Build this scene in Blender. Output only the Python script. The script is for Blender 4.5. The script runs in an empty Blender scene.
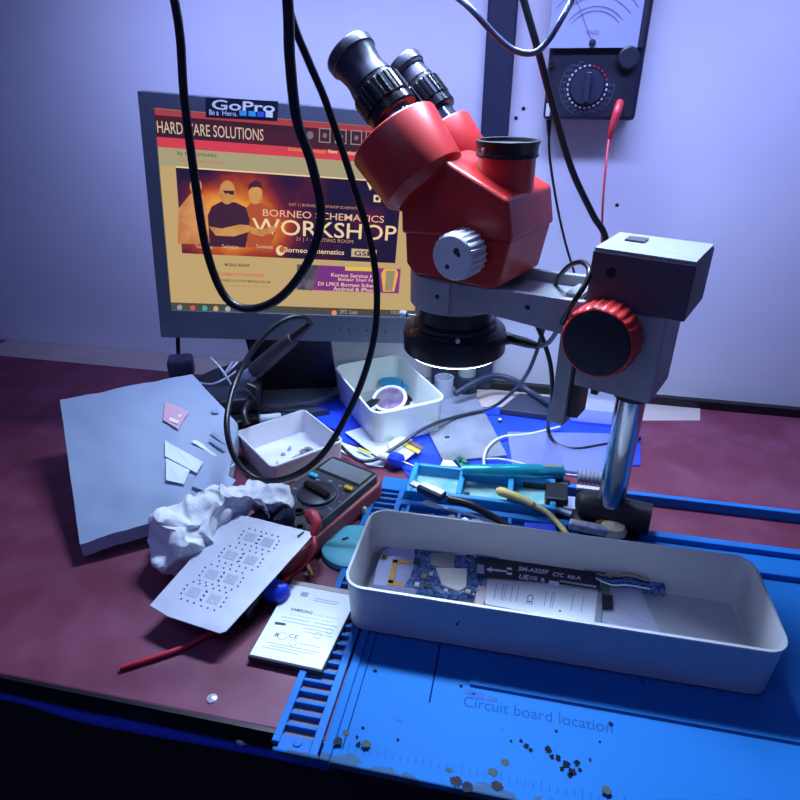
import bpy, bmesh, math, random
from mathutils import Vector, Matrix, noise
random.seed(7)
V3 = Vector
COL = bpy.context.scene.collection
DESK = 0.75            # every coordinate below is measured from the desk top; all is lifted by this at the end
FPX, PITCH, YAW = 620.0, math.radians(28), math.radians(11.7)
CAM = V3((0, 0, .4))
Fw = V3((-math.sin(YAW)*math.cos(PITCH), math.cos(YAW)*math.cos(PITCH), -math.sin(PITCH)))
Rt = V3((math.cos(YAW), math.sin(YAW), 0)); Up = Rt.cross(Fw)
def ray(x, y): return Fw + Rt*((x-400)/FPX) - Up*((y-400)/FPX)
def H(x, y, h=0.0):
    r = ray(x, y); return CAM + r*((h-.4)/r.z)
def Y(x, y, yy):
    r = ray(x, y); return CAM + r*(yy/r.y)
def HIT(x, y, p0, n):
    r = ray(x, y); return CAM + r*((p0-CAM).dot(n)/r.dot(n))

# ------------------------------------------------------------------ materials
def lin(c):
    if isinstance(c, str):
        c = [int(c[i:i+2], 16)/255 for i in (0, 2, 4)]
        c = [x/12.92 if x <= .04045 else ((x+.055)/1.055)**2.4 for x in c]
    return (c[0], c[1], c[2], 1)
MATS = {}
def mat(name, col, rough=.5, metal=0., col2=None, scale=30., bump=0., emit=0., trans=0., alpha=1., coat=0., spec=.5, detail=4):
    if name in MATS: return MATS[name]
    m = bpy.data.materials.new(name); m.use_nodes = True; nt = m.node_tree; b = nt.nodes['Principled BSDF']
    b.inputs['Base Color'].default_value = lin(col); b.inputs['Roughness'].default_value = rough
    b.inputs['Metallic'].default_value = metal; b.inputs['Specular IOR Level'].default_value = spec
    b.inputs['Coat Weight'].default_value = coat
    b.inputs['Transmission Weight'].default_value = trans; b.inputs['Alpha'].default_value = alpha
    if emit:
        b.inputs['Emission Color'].default_value = lin(col); b.inputs['Emission Strength'].default_value = emit
        b.inputs['Base Color'].default_value = (0.01, .01, .01, 1)
    tc = nt.nodes.new('ShaderNodeTexCoord'); nz = nt.nodes.new('ShaderNodeTexNoise')
    nz.inputs['Scale'].default_value = scale; nz.inputs['Detail'].default_value = detail
    nt.links.new(tc.outputs['Object'], nz.inputs['Vector'])
    if col2 is not None:
        r = nt.nodes.new('ShaderNodeValToRGB'); r.color_ramp.elements[0].position = .38; r.color_ramp.elements[1].position = .64
        r.color_ramp.elements[0].color = lin(col); r.color_ramp.elements[1].color = lin(col2)
        nt.links.new(nz.outputs['Fac'], r.inputs['Fac'])
        nt.links.new(r.outputs['Color'], b.inputs['Emission Color' if emit else 'Base Color'])
    if bump:
        bp = nt.nodes.new('ShaderNodeBump'); bp.inputs['Strength'].default_value = bump; bp.inputs['Distance'].default_value = .002
        nt.links.new(nz.outputs['Fac'], bp.inputs['Height']); nt.links.new(bp.outputs['Normal'], b.inputs['Normal'])
    MATS[name] = m; return m

# ------------------------------------------------------------------ mesh builder
class MB:
    def __init__(s): s.v = []; s.f = []; s.sm = []
    def add(s, vs, fs, smooth=False):
        o = len(s.v); s.v += [V3(p) for p in vs]
        for f in fs: s.f.append([i+o for i in f]); s.sm.append(smooth)
        return s
    def prism(s, pts, ext, smooth=False):
        pts = [V3(p) for p in pts]; ext = V3(ext); n = len(pts)
        nrm = V3((0, 0, 0))
        for i in range(n): nrm += pts[i].cross(pts[(i+1) % n])
        if nrm.dot(ext) > 0: pts.reverse()
        vs = pts + [p+ext for p in pts]
        fs = [list(range(n)), [2*n-1-i for i in range(n)]]
        # outward side faces
        for i in range(n): fs.append([i, n+i, n+(i+1) % n, (i+1) % n])
        return s.add(vs, fs, smooth)
    def box(s, c, size, ax=None):
        c = V3(c); ax = ax or (V3((1, 0, 0)), V3((0, 1, 0)), V3((0, 0, 1)))
        a, b, d = ax[0]*size[0]/2, ax[1]*size[1]/2, ax[2]*size[2]/2
        return s.prism([c-a-b-d, c+a-b-d, c+a+b-d, c-a+b-d], d*2)
    def lathe(s, prof, org, axis=(0, 0, 1), seg=40, ribs=0, ribamp=0., ribset=(), smooth=True, ref=None, sy=1.):
        org = V3(org); ax = V3(axis).normalized()
        u = (V3(ref) if ref is not None else (V3((1, 0, 0)) if abs(ax.x) < .8 else V3((0, 1, 0))))
        u = (u - ax*u.dot(ax)).normalized(); w = ax.cross(u)
        vs = []; fs = []
        for k, (r, h) in enumerate(prof):
            for j in range(seg):
                a = 2*math.pi*j/seg; rr = r
                if ribs and k in ribset: rr = r + ribamp*(1 if math.sin(ribs*a) > 0 else -1)
                vs.append(org+ax*h+u*(rr*math.cos(a))+w*(rr*math.sin(a)*sy))
        for k in range(len(prof)-1):
            for j in range(seg):
                fs.append([k*seg+j, k*seg+(j+1) % seg, (k+1)*seg+(j+1) % seg, (k+1)*seg+j])
        if prof[0][0] > 1e-6: fs.append([j for j in range(seg)][::-1])
        if prof[-1][0] > 1e-6: fs.append([(len(prof)-1)*seg+j for j in range(seg)])
        return s.add(vs, fs, smooth)
    def tube(s, pts, r, seg=10, sub=6, cap=True):
        pts = [V3(p) for p in pts]; rs = r if isinstance(r, (list, tuple)) else [r]*len(pts)
        P = []; Rr = []
        n = len(pts)
        for i in range(n-1):
            p0, p1, p2, p3 = pts[max(i-1, 0)], pts[i], pts[i+1], pts[min(i+2, n-1)]
            for k in range(sub):
                t = k/sub
                P.append(.5*((2*p1)+(p2-p0)*t+(2*p0-5*p1+4*p2-p3)*t*t+(3*p1-p0-3*p2+p3)*t**3))
                Rr.append(rs[i]*(1-t)+rs[i+1]*t)
        P.append(pts[-1]); Rr.append(rs[-1])
        t = (P[1]-P[0]).normalized(); u = t.orthogonal().normalized(); vs = []; fs = []
        for i, p in enumerate(P):
            t = (P[min(i+1, len(P)-1)]-P[max(i-1, 0)]).normalized(); u = (u-t*u.dot(t)).normalized(); w = t.cross(u)
            for j in range(seg):
                a = 2*math.pi*j/seg; vs.append(p+(u*math.cos(a)+w*math.sin(a))*Rr[i])
        for i in range(len(P)-1):
            for j in range(seg): fs.append([i*seg+j, i*seg+(j+1) % seg, (i+1)*seg+(j+1) % seg, (i+1)*seg+j])
        if cap: fs.append(list(range(seg))[::-1]); fs.append([(len(P)-1)*seg+j for j in range(seg)])
        return s.add(vs, fs, True)
    def build(s, name, m, parent=None, bevel=0., bseg=2, sub=0, sharp=38):
        me = bpy.data.meshes.new(name)
        org = parent_org(parent) if parent else V3((0, 0, 0))
        me.from_pydata([tuple(p-org) for p in s.v], [], s.f); me.validate(); me.update()
        for p, q in zip(me.polygons, s.sm): p.use_smooth = q
        if any(s.sm): me.set_sharp_from_angle(angle=math.radians(sharp))
        o = bpy.data.objects.new(name, me); COL.objects.link(o); me.materials.append(m)
        if parent: o.parent = parent
        if bevel:
            b = o.modifiers.new('bevel', 'BEVEL'); b.width = bevel; b.segments = bseg; b.limit_method = 'ANGLE'; b.angle_limit = .6
        if sub:
            b = o.modifiers.new('sub', 'SUBSURF'); b.levels = sub; b.render_levels = sub
        return o
def parent_org(o):
    t = V3((0, 0, 0))
    while o: t += o.location; o = o.parent
    return t
def tag(o, label=None, cat=None, group=None, kind=None):
    if label: o['label'] = label
    if cat: o['category'] = cat
    if group: o['group'] = group
    if kind: o['kind'] = kind
    return o
def thing(name, loc, label, cat, group=None):
    o = bpy.data.objects.new(name, None); o.empty_display_size = .02; o.location = loc; COL.objects.link(o)
    return tag(o, label, cat, group)
def copy_tree(o, parent=None):
    c = o.copy(); COL.objects.link(c); c.parent = parent
    for ch in [k for k in o.children]: copy_tree(ch, c)
    return c
def text_mb(txt, bl, br, tl, lift=None, mb=None, bold=0.0):
    """letters laid on the surface spanned by three corners of their frame"""
    cu = bpy.data.curves.new('t', 'FONT'); cu.body = txt; cu.size = 1; cu.offset = bold; cu.resolution_u = 3
    ob = bpy.data.objects.new('t', cu); COL.objects.link(ob)
    bpy.context.view_layer.update()
    me = bpy.data.meshes.new_from_object(ob.evaluated_get(bpy.context.evaluated_depsgraph_get()))
    bpy.data.objects.remove(ob); bpy.data.curves.remove(cu)
    vs = [v.co.copy() for v in me.vertices]; fs = [list(p.vertices) for p in me.polygons]; bpy.data.meshes.remove(me)
    mb = mb or MB()
    if not vs: return mb
    x0 = min(v.x for v in vs); x1 = max(v.x for v in vs); y0 = min(v.y for v in vs); y1 = max(v.y for v in vs)
    bl, br, tl = V3(bl), V3(br), V3(tl); lift = V3(lift) if lift is not None else V3((0, 0, 0))
    out = [bl+(br-bl)*((v.x-x0)/(x1-x0))+(tl-bl)*((v.y-y0)/(y1-y0))+lift for v in vs]
    mb.add(out, fs); return mb
def rrect(cx, cy, w, d, r, n=6):
    pts = []
    for k, (sx, sy) in enumerate(((1, 1), (-1, 1), (-1, -1), (1, -1))):
        for i in range(n+1):
            a = math.pi/2*(k+i/n); pts.append((cx+sx*(w/2-r)+r*math.cos(a), cy+sy*(d/2-r)+r*math.sin(a)))
    return pts
def tray_mb(org, e1, e2, w, d, h, t=.0022, r=.014, draft=.003, floor=.003):
    """open box with rounded corners and a rolled rim; org = centre of its underside"""
    mb = MB(); org = V3(org); e1 = V3(e1).normalized(); e2 = V3(e2).normalized(); z = V3((0, 0, 1))
    def loop(ins, hh): return [org+e1*a+e2*b+z*hh for a, b in rrect(0, 0, w-2*ins, d-2*ins, max(r-ins, .002))]
    L = [loop(draft+.002, 0), loop(draft, .002), loop(.0004, h-.003), loop(-.0008, h-.0015), loop(-.0004, h), loop(t*.7, h+.0003), loop(t, h-.0015), loop(draft+t, floor+.002), loop(draft+t+.002, floor)]
    n = len(L[0]); vs = [p for l in L for p in l]; fs = [list(range(n))[::-1]]
    for k in range(len(L)-1):
        for j in range(n): fs.append([k*n+j, k*n+(j+1) % n, (k+1)*n+(j+1) % n, (k+1)*n+j])
    fs.append([(len(L)-1)*n+j for j in range(n)])
    return mb.add(vs, fs, True)
Z = V3((0, 0, 1))

# ------------------------------------------------------------------ material set
WALL = mat('white_painted_wall', (.74, .76, .80), .75, col2=(.70, .72, .78), scale=6, bump=.08)
MAROON = mat('maroon_desk_sheet', '6c2a40', .55, col2='7a3d54', scale=22, bump=.15)
BLACK = mat('black_plastic', '0b0c12', .42)
BLACKG = mat('glossy_black', '0a0b12', .25)
CABLE = mat('black_cable_rubber', '0c0d14', .38)
RED = mat('red_enamel', (.52, .026, .020), .36, col2=(.47, .022, .020), scale=60, bump=.05)
GREYC = mat('grey_castings', (.34, .34, .36), .5, col2=(.30, .30, .33), scale=80)
WHITEP = mat('white_plastic', (.78, .80, .80), .38)
BOXP = mat('pale_grey_box_plastic', (.50, .50, .52), .42, col2=(.46, .46, .49), scale=18)
CHROME = mat('chrome', (.50, .54, .60), .16, metal=1)
STEEL = mat('brushed_steel', (.55, .56, .6), .38, metal=.9)
MATB = mat('blue_silicone', (.009, .15, .50), .6, col2=(.014, .18, .54), scale=14, bump=.08, spec=.25)
MATC = mat('light_blue_silicone', (.02, .30, .66), .45)
BLUESH = mat('deep_blue_sheet', (.01, .05, .62), .5, col2=(.012, .065, .7), scale=40)
PRINT = mat('dark_print', '30364e', .6)
LABELW = mat('battery_label', (.72, .74, .76), .5)
GOLD = mat('gold_flex', (.75, .38, .05), .4)
NAVY = mat('navy_rail_paint', (.010, .015, .045), .6, col2=(.012, .019, .055), scale=9)

# ------------------------------------------------------------------ the setting
def struct(name, mb, m, **k):
    o = mb.build(name, m, **k); o['kind'] = 'structure'; return o
WY = .815
struct('wall_back', MB().box((0, WY+.05, .6), (4.4, .1, 2.7)), WALL)
struct('floor', MB().box((0, -.2, -.775), (4.4, 3.4, .05)), mat('dark_floor_tile', '2a2a30', .6, col2='34343a', scale=3))
# dark rail fixed on the wall
rl = MB().prism([Y(490, 0, WY), Y(520, 0, WY), Y(499, 330, WY), Y(468, 330, WY)], (0, -.014, 0))
xs0, xs1 = -.068, -.036
struct('trim_1', MB().box(((xs0+xs1)/2, WY-.009, .93), (xs1-xs0, .018, 1.85)), NAVY, bevel=.002)

# workbench
desk = thing('workbench', (0, .52, -.75), 'maroon topped workbench the repair tools are spread on', 'workbench')
MB().box((0, .53, -.009), (2.2, .566, .018)).build('desktop', MAROON, desk, bevel=.0015)
MB().box((0, .2455, -.009), (2.2, .003, .0185)).build('edge_band', BLACK, desk)
MB().box((0, .262, -.028), (2.2, .02, .02)).build('front_rail', BLACK, desk)
MB().box((0, .285, -.24), (2.2, .016, .40)).build('front_panel', mat('dark_front_panel', '15151d', .6), desk)
for sx in (-1, 1):
    for yy in (.31, .77): MB().box((sx*1.06, yy, -.384), (.05, .05, .732)).build('leg', BLACK, desk, bevel=.002)
MB().box((-.45, .784, .0004), (.78, .060, .0008)).build('veneer_patch', mat('bare_beige_board', (.52, .42, .38), .6, col2=(.46, .38, .36), scale=30), desk)
MB().prism([H(474, 391, 0)+V3((-.02, 0, 0)), H(700, 392, 0), H(700, 421, 0), H(498, 421, 0), H(440, 430, 0)], (0, 0, .0008)).build('veneer_patch', mat('bare_beige_board', (.52, .42, .38), .6, col2=(.46, .38, .36), scale=30), desk)
t = MB().tube([V3((x, 0.2465+.002*math.sin(x*31), -.0265+.002*math.sin(x*47))) for x in [-.9+.05*i for i in range(17)]], .0050)
tag(t.build('blue_cloth_strip', mat('blue_felt', (.015, .05, .50), .9, bump=.6, scale=300)), 'rolled strip of blue cloth running along the front edge of the bench top', 'cloth')
p = H(250, 735, -.03)
tag(MB().lathe([(0, 0), (.004, .0005), (.005, .002), (.003, .004), (0, .0045)], V3((p.x, .2478, -.0185)), (0, -1, .1), seg=14).build('white_adhesive_blob', WHITEP), 'small white blob stuck on the front edge of the bench left of the blue mat', 'adhesive blob')
# drip on the desk surface
tag(MB().lathe([(.0042, 0), (.0036, .0012), (.0015, .002), (0, .0022)], H(212, 699, 0), seg=14).build('solder_drop', mat('bright_solder', (.9, .9, .95), .2, metal=.6)), 'small shiny drop lying on the maroon bench near its front edge', 'solder drop')

# blue sheet on the back of the bench
tag(MB().prism([H(318, 390, 0), H(300, 405, 0), H(322, 437, 0), H(390, 455, 0), H(412, 482, 0), H(640, 466, 0), H(640, 408, 0), H(470, 408, 0), H(400, 385, 0)], (0, 0, .0016)).build('blue_plastic_sheet', BLUESH), 'deep blue plastic sheet on the bench under the white box and grey plate', 'plastic sheet')

# ------------------------------------------------------------------ monitor
def deg(a): return math.radians(a)
MP = CAM + ray(287, 225)*(.67/ray(287, 225).y)
_X = V3((math.cos(deg(20)), math.sin(deg(20)), 0)); _N = V3((math.sin(deg(20)), -math.cos(deg(20)), 0))
MX = _X*math.cos(deg(5)) - Z*math.sin(deg(5)); MV = Z*math.cos(deg(5)) + _X*math.sin(deg(5)); MN = _N
def muv(x, y):
    p = HIT(x, y, MP, MN)-MP; return p.dot(MX), p.dot(MV)
def M3(u, v, d=0.): return MP+MX*u+MV*v+MN*d
def Mp(x, y, d=0.): u, v = muv(x, y); return M3(u, v, d)
mb_ = Mp(275, 345); base_c = V3((-.325, .733, 0))
mon = thing('monitor', (base_c.x, base_c.y, 0), 'black flat desktop monitor showing a schematics workshop web page', 'monitor')
uL = muv(172, 309)[0]; uR = muv(414, 316)[0]; vB = muv(287, 312.6)[1]; vT = muv(287, 118.8)[1]
bz = .014; vb2 = muv(287, 338.5)[1]; vt2 = muv(287, 104)[1]
BEZ = mat('monitor_bezel_plastic', (.075, .09, .13), .5)
fr = MB()
out = [(uL-bz, vb2), (uR+bz, vb2), (uR+bz, vt2), (uL-bz, vt2)]; inn = [(uL, vB), (uR, vB), (uR, vT), (uL, vT)]
for i in range(4):
    a, b, c, d = out[i], out[(i+1) % 4], inn[(i+1) % 4], inn[i]
    fr.prism([M3(*a), M3(*b), M3(*c), M3(*d)], MN*.006)
fr.prism([M3(*p, -.0005) for p in out], -MN*.022)
fr.build('bezel', BEZ, mon)
um, vm = (uL+uR)/2, (vB+vT)/2
MB().prism([M3(uL+.05, vb2+.03, -.0225), M3(uR-.05, vb2+.03, -.0225), M3(uR-.05, vt2-.04, -.0225), M3(uL+.05, vt2-.04, -.0225)], -MN*.03).build('rear_housing', BLACK, mon, bevel=.004)
nc = M3(muv(287, 338)[0], vb2, -.035)
ul, vl = muv(236, 336); ur, vr = muv(328, 338)
lw = M3(ul, vl, -.024); rw = M3(ur, vr, -.024)
neck = MB().prism([V3((lw.x, lw.y+.035, .0105)), V3((rw.x, rw.y+.030, .0105)), V3((rw.x, rw.y, rw.z+.05)), V3((lw.x, lw.y, lw.z+.05))], -MN*.035)
neck.build('stand_neck', BLACK, mon, bevel=.003)
base_mb = MB()
pts = [V3((base_c.x, base_c.y, 0))+_X*(.100*math.cos(a))+(-_N)*(.068*math.sin(a)) for a in [2*math.pi*i/48 for i in range(48)]]
base_mb.prism(pts, (0, 0, .011))
base_mb.build('stand_base', mat('grey_stand_plastic', (.10, .12, .17), .55), mon, bevel=.003)
MB().prism([H(240, 372, .0112), H(300, 381, .0112), H(326, 382, .0112), H(329, 372, .0112), H(300, 362, .0112), H(250, 362, .0112)], Z*.010).build('base_cover', BLACK, mon, bevel=.002)
# screen and what it shows
def em(name, c, s=1.0, **k): return mat('lit_'+name, c, .6, emit=s, spec=.03, **k)
scr = MB().prism([M3(uL, vB, .0005), M3(uR, vB, .0005), M3(uR, vT, .0005), M3(uL, vT, .0005)], MN*.001).build('screen', em('page', (.52, .36, .16)), mon)
lay = [.0018]
def srect(name, x, y0, y1, m, xr=None, d=None, xl=None):
    """band of the page; x is where y0/y1 were read"""
    lay[0] += .00002
    u0 = uL if xl is None else muv(xl, y0)[0]; u1 = uR if xr is None else muv(xr, y0)[0]
    v0 = muv(x, y1)[1]; v1 = muv(x, y0)[1]; d = d or .0018
    return MB().prism([M3(u0, v0, d), M3(u1, v0, d), M3(u1, v1, d), M3(u0, v1, d)], MN*.0002).build(name, m, scr)
def stext(txt, xl, xr, yl_top, yl_bot, m, d=.0024, bold=0.0, name='screen_text'):
    bl = M3(*muv(xl, yl_bot), d); tl_ = muv(xl, yl_top); L = muv(xr, 0)[0]
    ub, vb = muv(xl, yl_bot); k = (muv(xr, yl_bot)[0]-ub)
    return text_mb(txt, M3(ub, vb, d), M3(ub+k, vb, d), M3(ub, tl_[1], d), bold=bold).build(name, m, scr)
CREAM = em('cream_letters', (.85, .62, .36)); DARKT = em('dark_letters', (.10, .06, .05)); REDT = em('red_letters', (.62, .12, .06))
srect('title_strip', 176, 110, 116.5, em('title_strip', (.36, .05, .07)))
srect('header_bar', 176, 116.5, 138, em('header_bar', (.030, .014, .035), col2=(.075, .014, .03), scale=25))
srect('menu_bar', 176, 138, 148, em('menu_bar', (.62, .05, .08)))
srect('sub_bar', 176, 148, 166, em('sub_bar', (.38, .33, .19)))
# banner with a fiery ground
bm_ = bpy.data.materials.new('lit_fire_banner'); bm_.use_nodes = True; nt = bm_.node_tree; nt.nodes.clear()
o_ = nt.nodes.new('ShaderNodeOutputMaterial'); e_ = nt.nodes.new('ShaderNodeEmission'); tc = nt.nodes.new('ShaderNodeTexCoord'); nz = nt.nodes.new('ShaderNodeTexNoise')
nz.inputs['Scale'].default_value = 22; nz.inputs['Detail'].default_value = 6
mp = nt.nodes.new('ShaderNodeMapping'); gr = nt.nodes.new('ShaderNodeTexGradient'); gr.gradient_type = 'SPHERICAL'
ad = nt.nodes.new('ShaderNodeMath'); ad.operation = 'MULTIPLY_ADD'; ad.inputs[1].default_value = .75
cr = nt.nodes.new('ShaderNodeValToRGB'); els = cr.color_ramp.elements
els[0].position = .36; els[0].color = (.018, .012, .05, 1); els[1].position = 1.; els[1].color = (.75, .30, .06, 1)
for p_, c_ in ((.55, (.10, .015, .045, 1)), (.72, (.34, .045, .03, 1)), (.86, (.55, .13, .03, 1))):
    e2_ = els.new(p_); e2_.color = c_
nt.links.new(tc.outputs['Object'], nz.inputs['Vector']); nt.links.new(tc.outputs['Object'], mp.inputs['Vector'])
nt.links.new(mp.outputs['Vector'], gr.inputs['Vector']); nt.links.new(gr.outputs['Fac'], ad.inputs[2]); nt.links.new(nz.outputs['Fac'], ad.inputs[0])
nt.links.new(ad.outputs[0], cr.inputs['Fac']); nt.links.new(cr.outputs['Color'], e_.inputs['Color']); nt.links.new(e_.outputs[0], o_.inputs[0])
fc = Mp(235, 222)-V3((base_c.x, base_c.y, 0))
S_ = 12.0
mp.inputs['Scale'].default_value = (S_, S_, S_*1.4); mp.inputs['Location'].default_value = (-fc.x*S_, -fc.y*S_, -fc.z*S_*1.4)
ban = srect('banner', 178, 167.5, 252.5, bm_, xl=176, xr=403)
srect('banner_edge', 178, 166, 167.5, CREAM, xl=176, xr=403)
# three plain figures standing with folded arms
def blob(name, pts, m, d):
    MB().prism([Mp(x, y, d) for x, y in pts], MN*.0001).build(name, m, scr)
def oval(cx, cy, rx, ry, n=20): return [(cx+rx*math.cos(2*math.pi*i/n), cy+ry*math.sin(2*math.pi*i/n)) for i in range(n)]
SK = em('figure_skin', (.62, .30, .09), col2=(.50, .20, .06), scale=60); SH = em('dark_shirt', (.05, .015, .04)); SR = em('rust_shirt', (.42, .08, .03)); SO = em('orange_shirt', (.66, .30, .12), col2=(.5, .18, .06), scale=50)
blob('figure_shirt', [(178, 243), (179, 208), (188, 197), (194, 190), (204, 195), (208, 215), (206, 244)], SO, .0021); blob('figure_head', oval(196, 186, 6, 8), SK, .00215)
blob('figure_shirt', [(247, 247), (246, 208), (251, 202), (263, 203), (274, 211), (277, 230), (270, 247)], SR, .0021); blob('figure_head', oval(255.5, 194, 7, 10), SK, .00215)
blob('figure_hair', [(248.5, 190), (249, 184), (255, 180), (261, 182), (263, 189), (258, 186.5), (252, 187)], SH, .0022)
blob('figure_shirt', [(210, 246), (208, 215), (212, 206), (222, 201), (236, 202), (246, 207), (250, 220), (246, 247)], SH, .00225); blob('figure_head', oval(227.5, 192, 8, 12), SK, .0023)
blob('figure_glasses', [(223, 190), (234.5, 190.5), (234, 194.5), (229.5, 194), (228, 192.5), (226, 194)], SH, .00235)
blob('figure_arms', [(209, 226), (222, 228), (240, 224), (250, 225), (250, 231), (234, 236), (216, 235)], SK, .0024)
blob('figure_arms', [(250, 226), (262, 229), (275, 225), (276, 231), (262, 236), (251, 233)], SK, .0024)
stext('HARDWARE SOLUTIONS', 158, 263.5, 120.5, 132.5, em('title', (.62, .45, .36)), bold=.004)
stext('BORNEO SCHEMATICS', 263, 384, 208.5, 215.5, em('pink_letters', (.80, .45, .30)), bold=.004)
stext('WORKSHOP', 252.5, 396, 217.3, 233, CREAM, bold=.006)
stext('DAY 1 | BORNEO WORKSHOP SCHEMATICS', 289, 361, 202.5, 206, em('faint', (.55, .28, .15)))
stext('21 | 1 - MEETING ROOM', 296, 353, 236.5, 241, em('faint', (.55, .28, .15)))
stext('Borneo Schematics', 284, 344, 246.5, 251.5, CREAM, bold=.01)
blob('logo_ring', oval(280.5, 250, 4.5, 5), CREAM, .0023); blob('logo_ring_hole', oval(282, 249, 2.8, 3.2), em('fire', (.5, .12, .05)), .0024)
for q in (215, 236, 252): pass
blob('logo_box', [(351.5, 248), (376.5, 249.5), (376, 257.5), (351, 256)], em('logo_box', (.55, .42, .25)), .0023)
stext('GSM', 354, 374, 250, 255, SH, d=.0026, bold=.02)
for x0 in (196, 222, 256): stext('Technician', x0, x0+17, 244, 247.4, em('faint2', (.75, .5, .35)))
stext('W', 366, 379, 181.5, 189.5, CREAM, bold=.05); blob('badge', [(373.5, 194.5), (380.5, 195), (380.3, 202), (373.3, 201.5)], CREAM, .0023)
blob('badge_centre', oval(377, 198.3, 2, 2), SH, .0024)
for k, x0 in enumerate((319, 335, 350.5, 365.5)):
    yy = 127.6+.07*(x0-319)
    blob('menu_button', [(x0, yy), (x0+11.5, yy+.8), (x0+11.3, yy+15.3), (x0-.2, yy+14.5)], em('button_edge', (.32, .25, .25)), .0021)
    blob('menu_button_face', [(x0+1, yy+1), (x0+10.5, yy+1.8), (x0+10.3, yy+14.3), (x0+.8, yy+13.5)], em('header_bar', ''), .0023)
    blob('menu_icon', oval(x0+5.7, yy+7.8, 2.2, 2.6), em('icon', (.17, .15, .16)), .0025)
blob('menu_icon', oval(310, 135, 3.4, 4), em('icon', ''), .0022)
stext('Schematic  Download', 288, 325, 146.5, 150.4, em('amber_letters', (.80, .28, .03)), bold=.01)
stext('News  Download', 328, 356, 149, 152.8, CREAM, bold=.01)
stext('By HARDWARE', 178, 217, 151, 155.5, em('green_letters', (.10, .12, .05)), bold=.01); stext('Workshop Borneo 2024', 178, 224, 158, 161.5, REDT)
stext('MOBILE REPAIR', 225, 250, 262.5, 265.5, DARKT, bold=.02); stext('date and venue', 231, 247, 267.5, 269.5, em('amber_letters', ''))
stext('SCHEMATICS WORKSHOP', 218, 264, 271.5, 275, REDT, bold=.01); stext('HARDWARE SOLUTIONS MEETING ROOM', 213, 270, 278, 280.5, DARKT, bold=.01)
stext('open registration for class', 216, 270, 283, 285.3, em('faint3', (.35, .2, .1)))
srect('advert', 297, 263.8, 289, em('purple_advert', (.17, .03, .20), col2=(.27, .04, .22), scale=14), xl=297, xr=401)
blob('advert_photo', [(297, 264), (320, 265), (312, 290), (297, 289)], em('advert_photo', (.06, .05, .09), col2=(.15, .12, .15), scale=80), .0021)
blob('advert_band', [(345, 266), (376, 267), (376, 271), (345, 270)], em('yellow_band', (.75, .5, .08)), .0022)
for k, (a, tx) in enumerate(((331, 'Kursus Service HP'), (338, 'Belajar Dari Nol'), (318, 'DI LPKS Borneo Schem'), (333, 'Android & iPhone'))):
    yy = 272.3+4.6*k; stext(tx, a, 377, yy+.03*(a-331), yy+3.7+.03*(a-331), em('advert_letters', (.80, .58, .42)), bold=.012)
blob('advert_phone', [(384, 268), (396, 268.5), (398, 273), (394, 291), (383, 291), (381, 273)], em('phone_gold', (.75, .42, .08)), .0022)
blob('advert_phone_face', [(386, 270), (395, 270.5), (392, 290), (384.5, 290)], em('phone_grey', (.30, .25, .14)), .0024)
srect('taskbar', 176, 302, 312, em('taskbar', (.07, .065, .055)))
for x0, c_ in ((180, (.3, .3, .3)), (193, (.55, .1, .06)), (205, (.05, .4, .3)), (216, (.55, .38, .12)), (228, (.4, .4, .4)), (334, (.8, .25, .12))):
    y0 = 306.5+.036*(x0-176); blob('taskbar_icon', oval(x0, y0, 2.7, 2.7, 12), em('i%d' % x0, c_), .0024)
stext('29\u00b0C  Cerah', 340, 357, 309, 313, em('grey_letters', (.4, .38, .34)), bold=.01); stext('10:24', 391, 401, 310, 313, em('grey_letters', ''))
# bezel marks
bt = MB()
for k in range(6): bt.lathe([(.0016, 0), (.0012, .0008), (0, .001)], Mp(340+k*9, 327+k*.5, .006), MN, seg=10)
bt.build('button', mat('bezel_buttons', (.015, .016, .025), .4), mon)
# sticker on the bezel
def mst(pts, d=.0062): return [Mp(x, y, d) for x, y in pts]
sv = lambda pts, dd: MB().prism([Mp(x, y, dd) for x, y in pts], MN*.0002)
stk = sv([(206.5, 97), (278.5, 101), (277.5, 121), (206.5, 117)], .0062).build('sticker', mat('sticker_black', (.01, .012, .03), .35), mon)
def mtext(txt, xl, xr, yt, yb, dr, m, bold):
    a = Mp(xl, yb, .0066); b = Mp(xr, yb+dr, .0066); c = Mp(xl, yt, .0066); return text_mb(txt, a, b, c, bold=bold).build('sticker_letters', m, stk)
SW = mat('sticker_white', (.85, .87, .9), .4)
mtext('GoPro', 212.5, 275, 99, 109, 3.4, SW, .02)
mtext('Be a', 210, 219.5, 109, 114.5, .6, SW, .02); mtext('Hero.', 223, 238, 110, 115, 1, SW, .01)
for x0, c_, nm in ((240, (.05, .45, .75), 'sky'), (249, (.05, .42, .72), 'cyan'), (257.5, (.05, .12, .65), 'blue'), (266, (.85, .87, .9), 'white')):
    y0 = 110+.06*(x0-240); sv([(x0, y0), (x0+7, y0+.4), (x0+7, y0+5.6), (x0, y0+5.2)], .0065).build('sticker_square', mat('square_'+nm, c_, .4), stk)
# ------------------------------------------------------------------ microscope
AZ = deg(67); ML = V3((math.cos(AZ), math.sin(AZ), 0)); MF = V3((-math.sin(AZ), math.cos(AZ), 0)); MO = V3((-.064, .58, 0))
def m(f, l, z): return MO+MF*f+ML*l+Z*z
PB = m(-.179, 0, .0045)
mic = thing('stereo_microscope', PB, 'red stereo microscope with twin black eyepieces on a chrome pole stand', 'microscope')
body = MB().prism([m(f, -.045, z) for f, z in ((.0345, .270), (.0355, .296), (.0007, .3386), (-.0672, .3098), (-.0735, .277))], ML*.09).build('body', RED, mic, bevel=.0035, bseg=3)
MB().prism([m(f, -.0425, z) for f, z in ((.022, .2335), (.031, .243), (.0325, .272), (-.0715, .278), (-.064, .2365), (-.055, .2335))], ML*.085).build('lower_body', RED, mic, bevel=.003, bseg=3)
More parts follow.
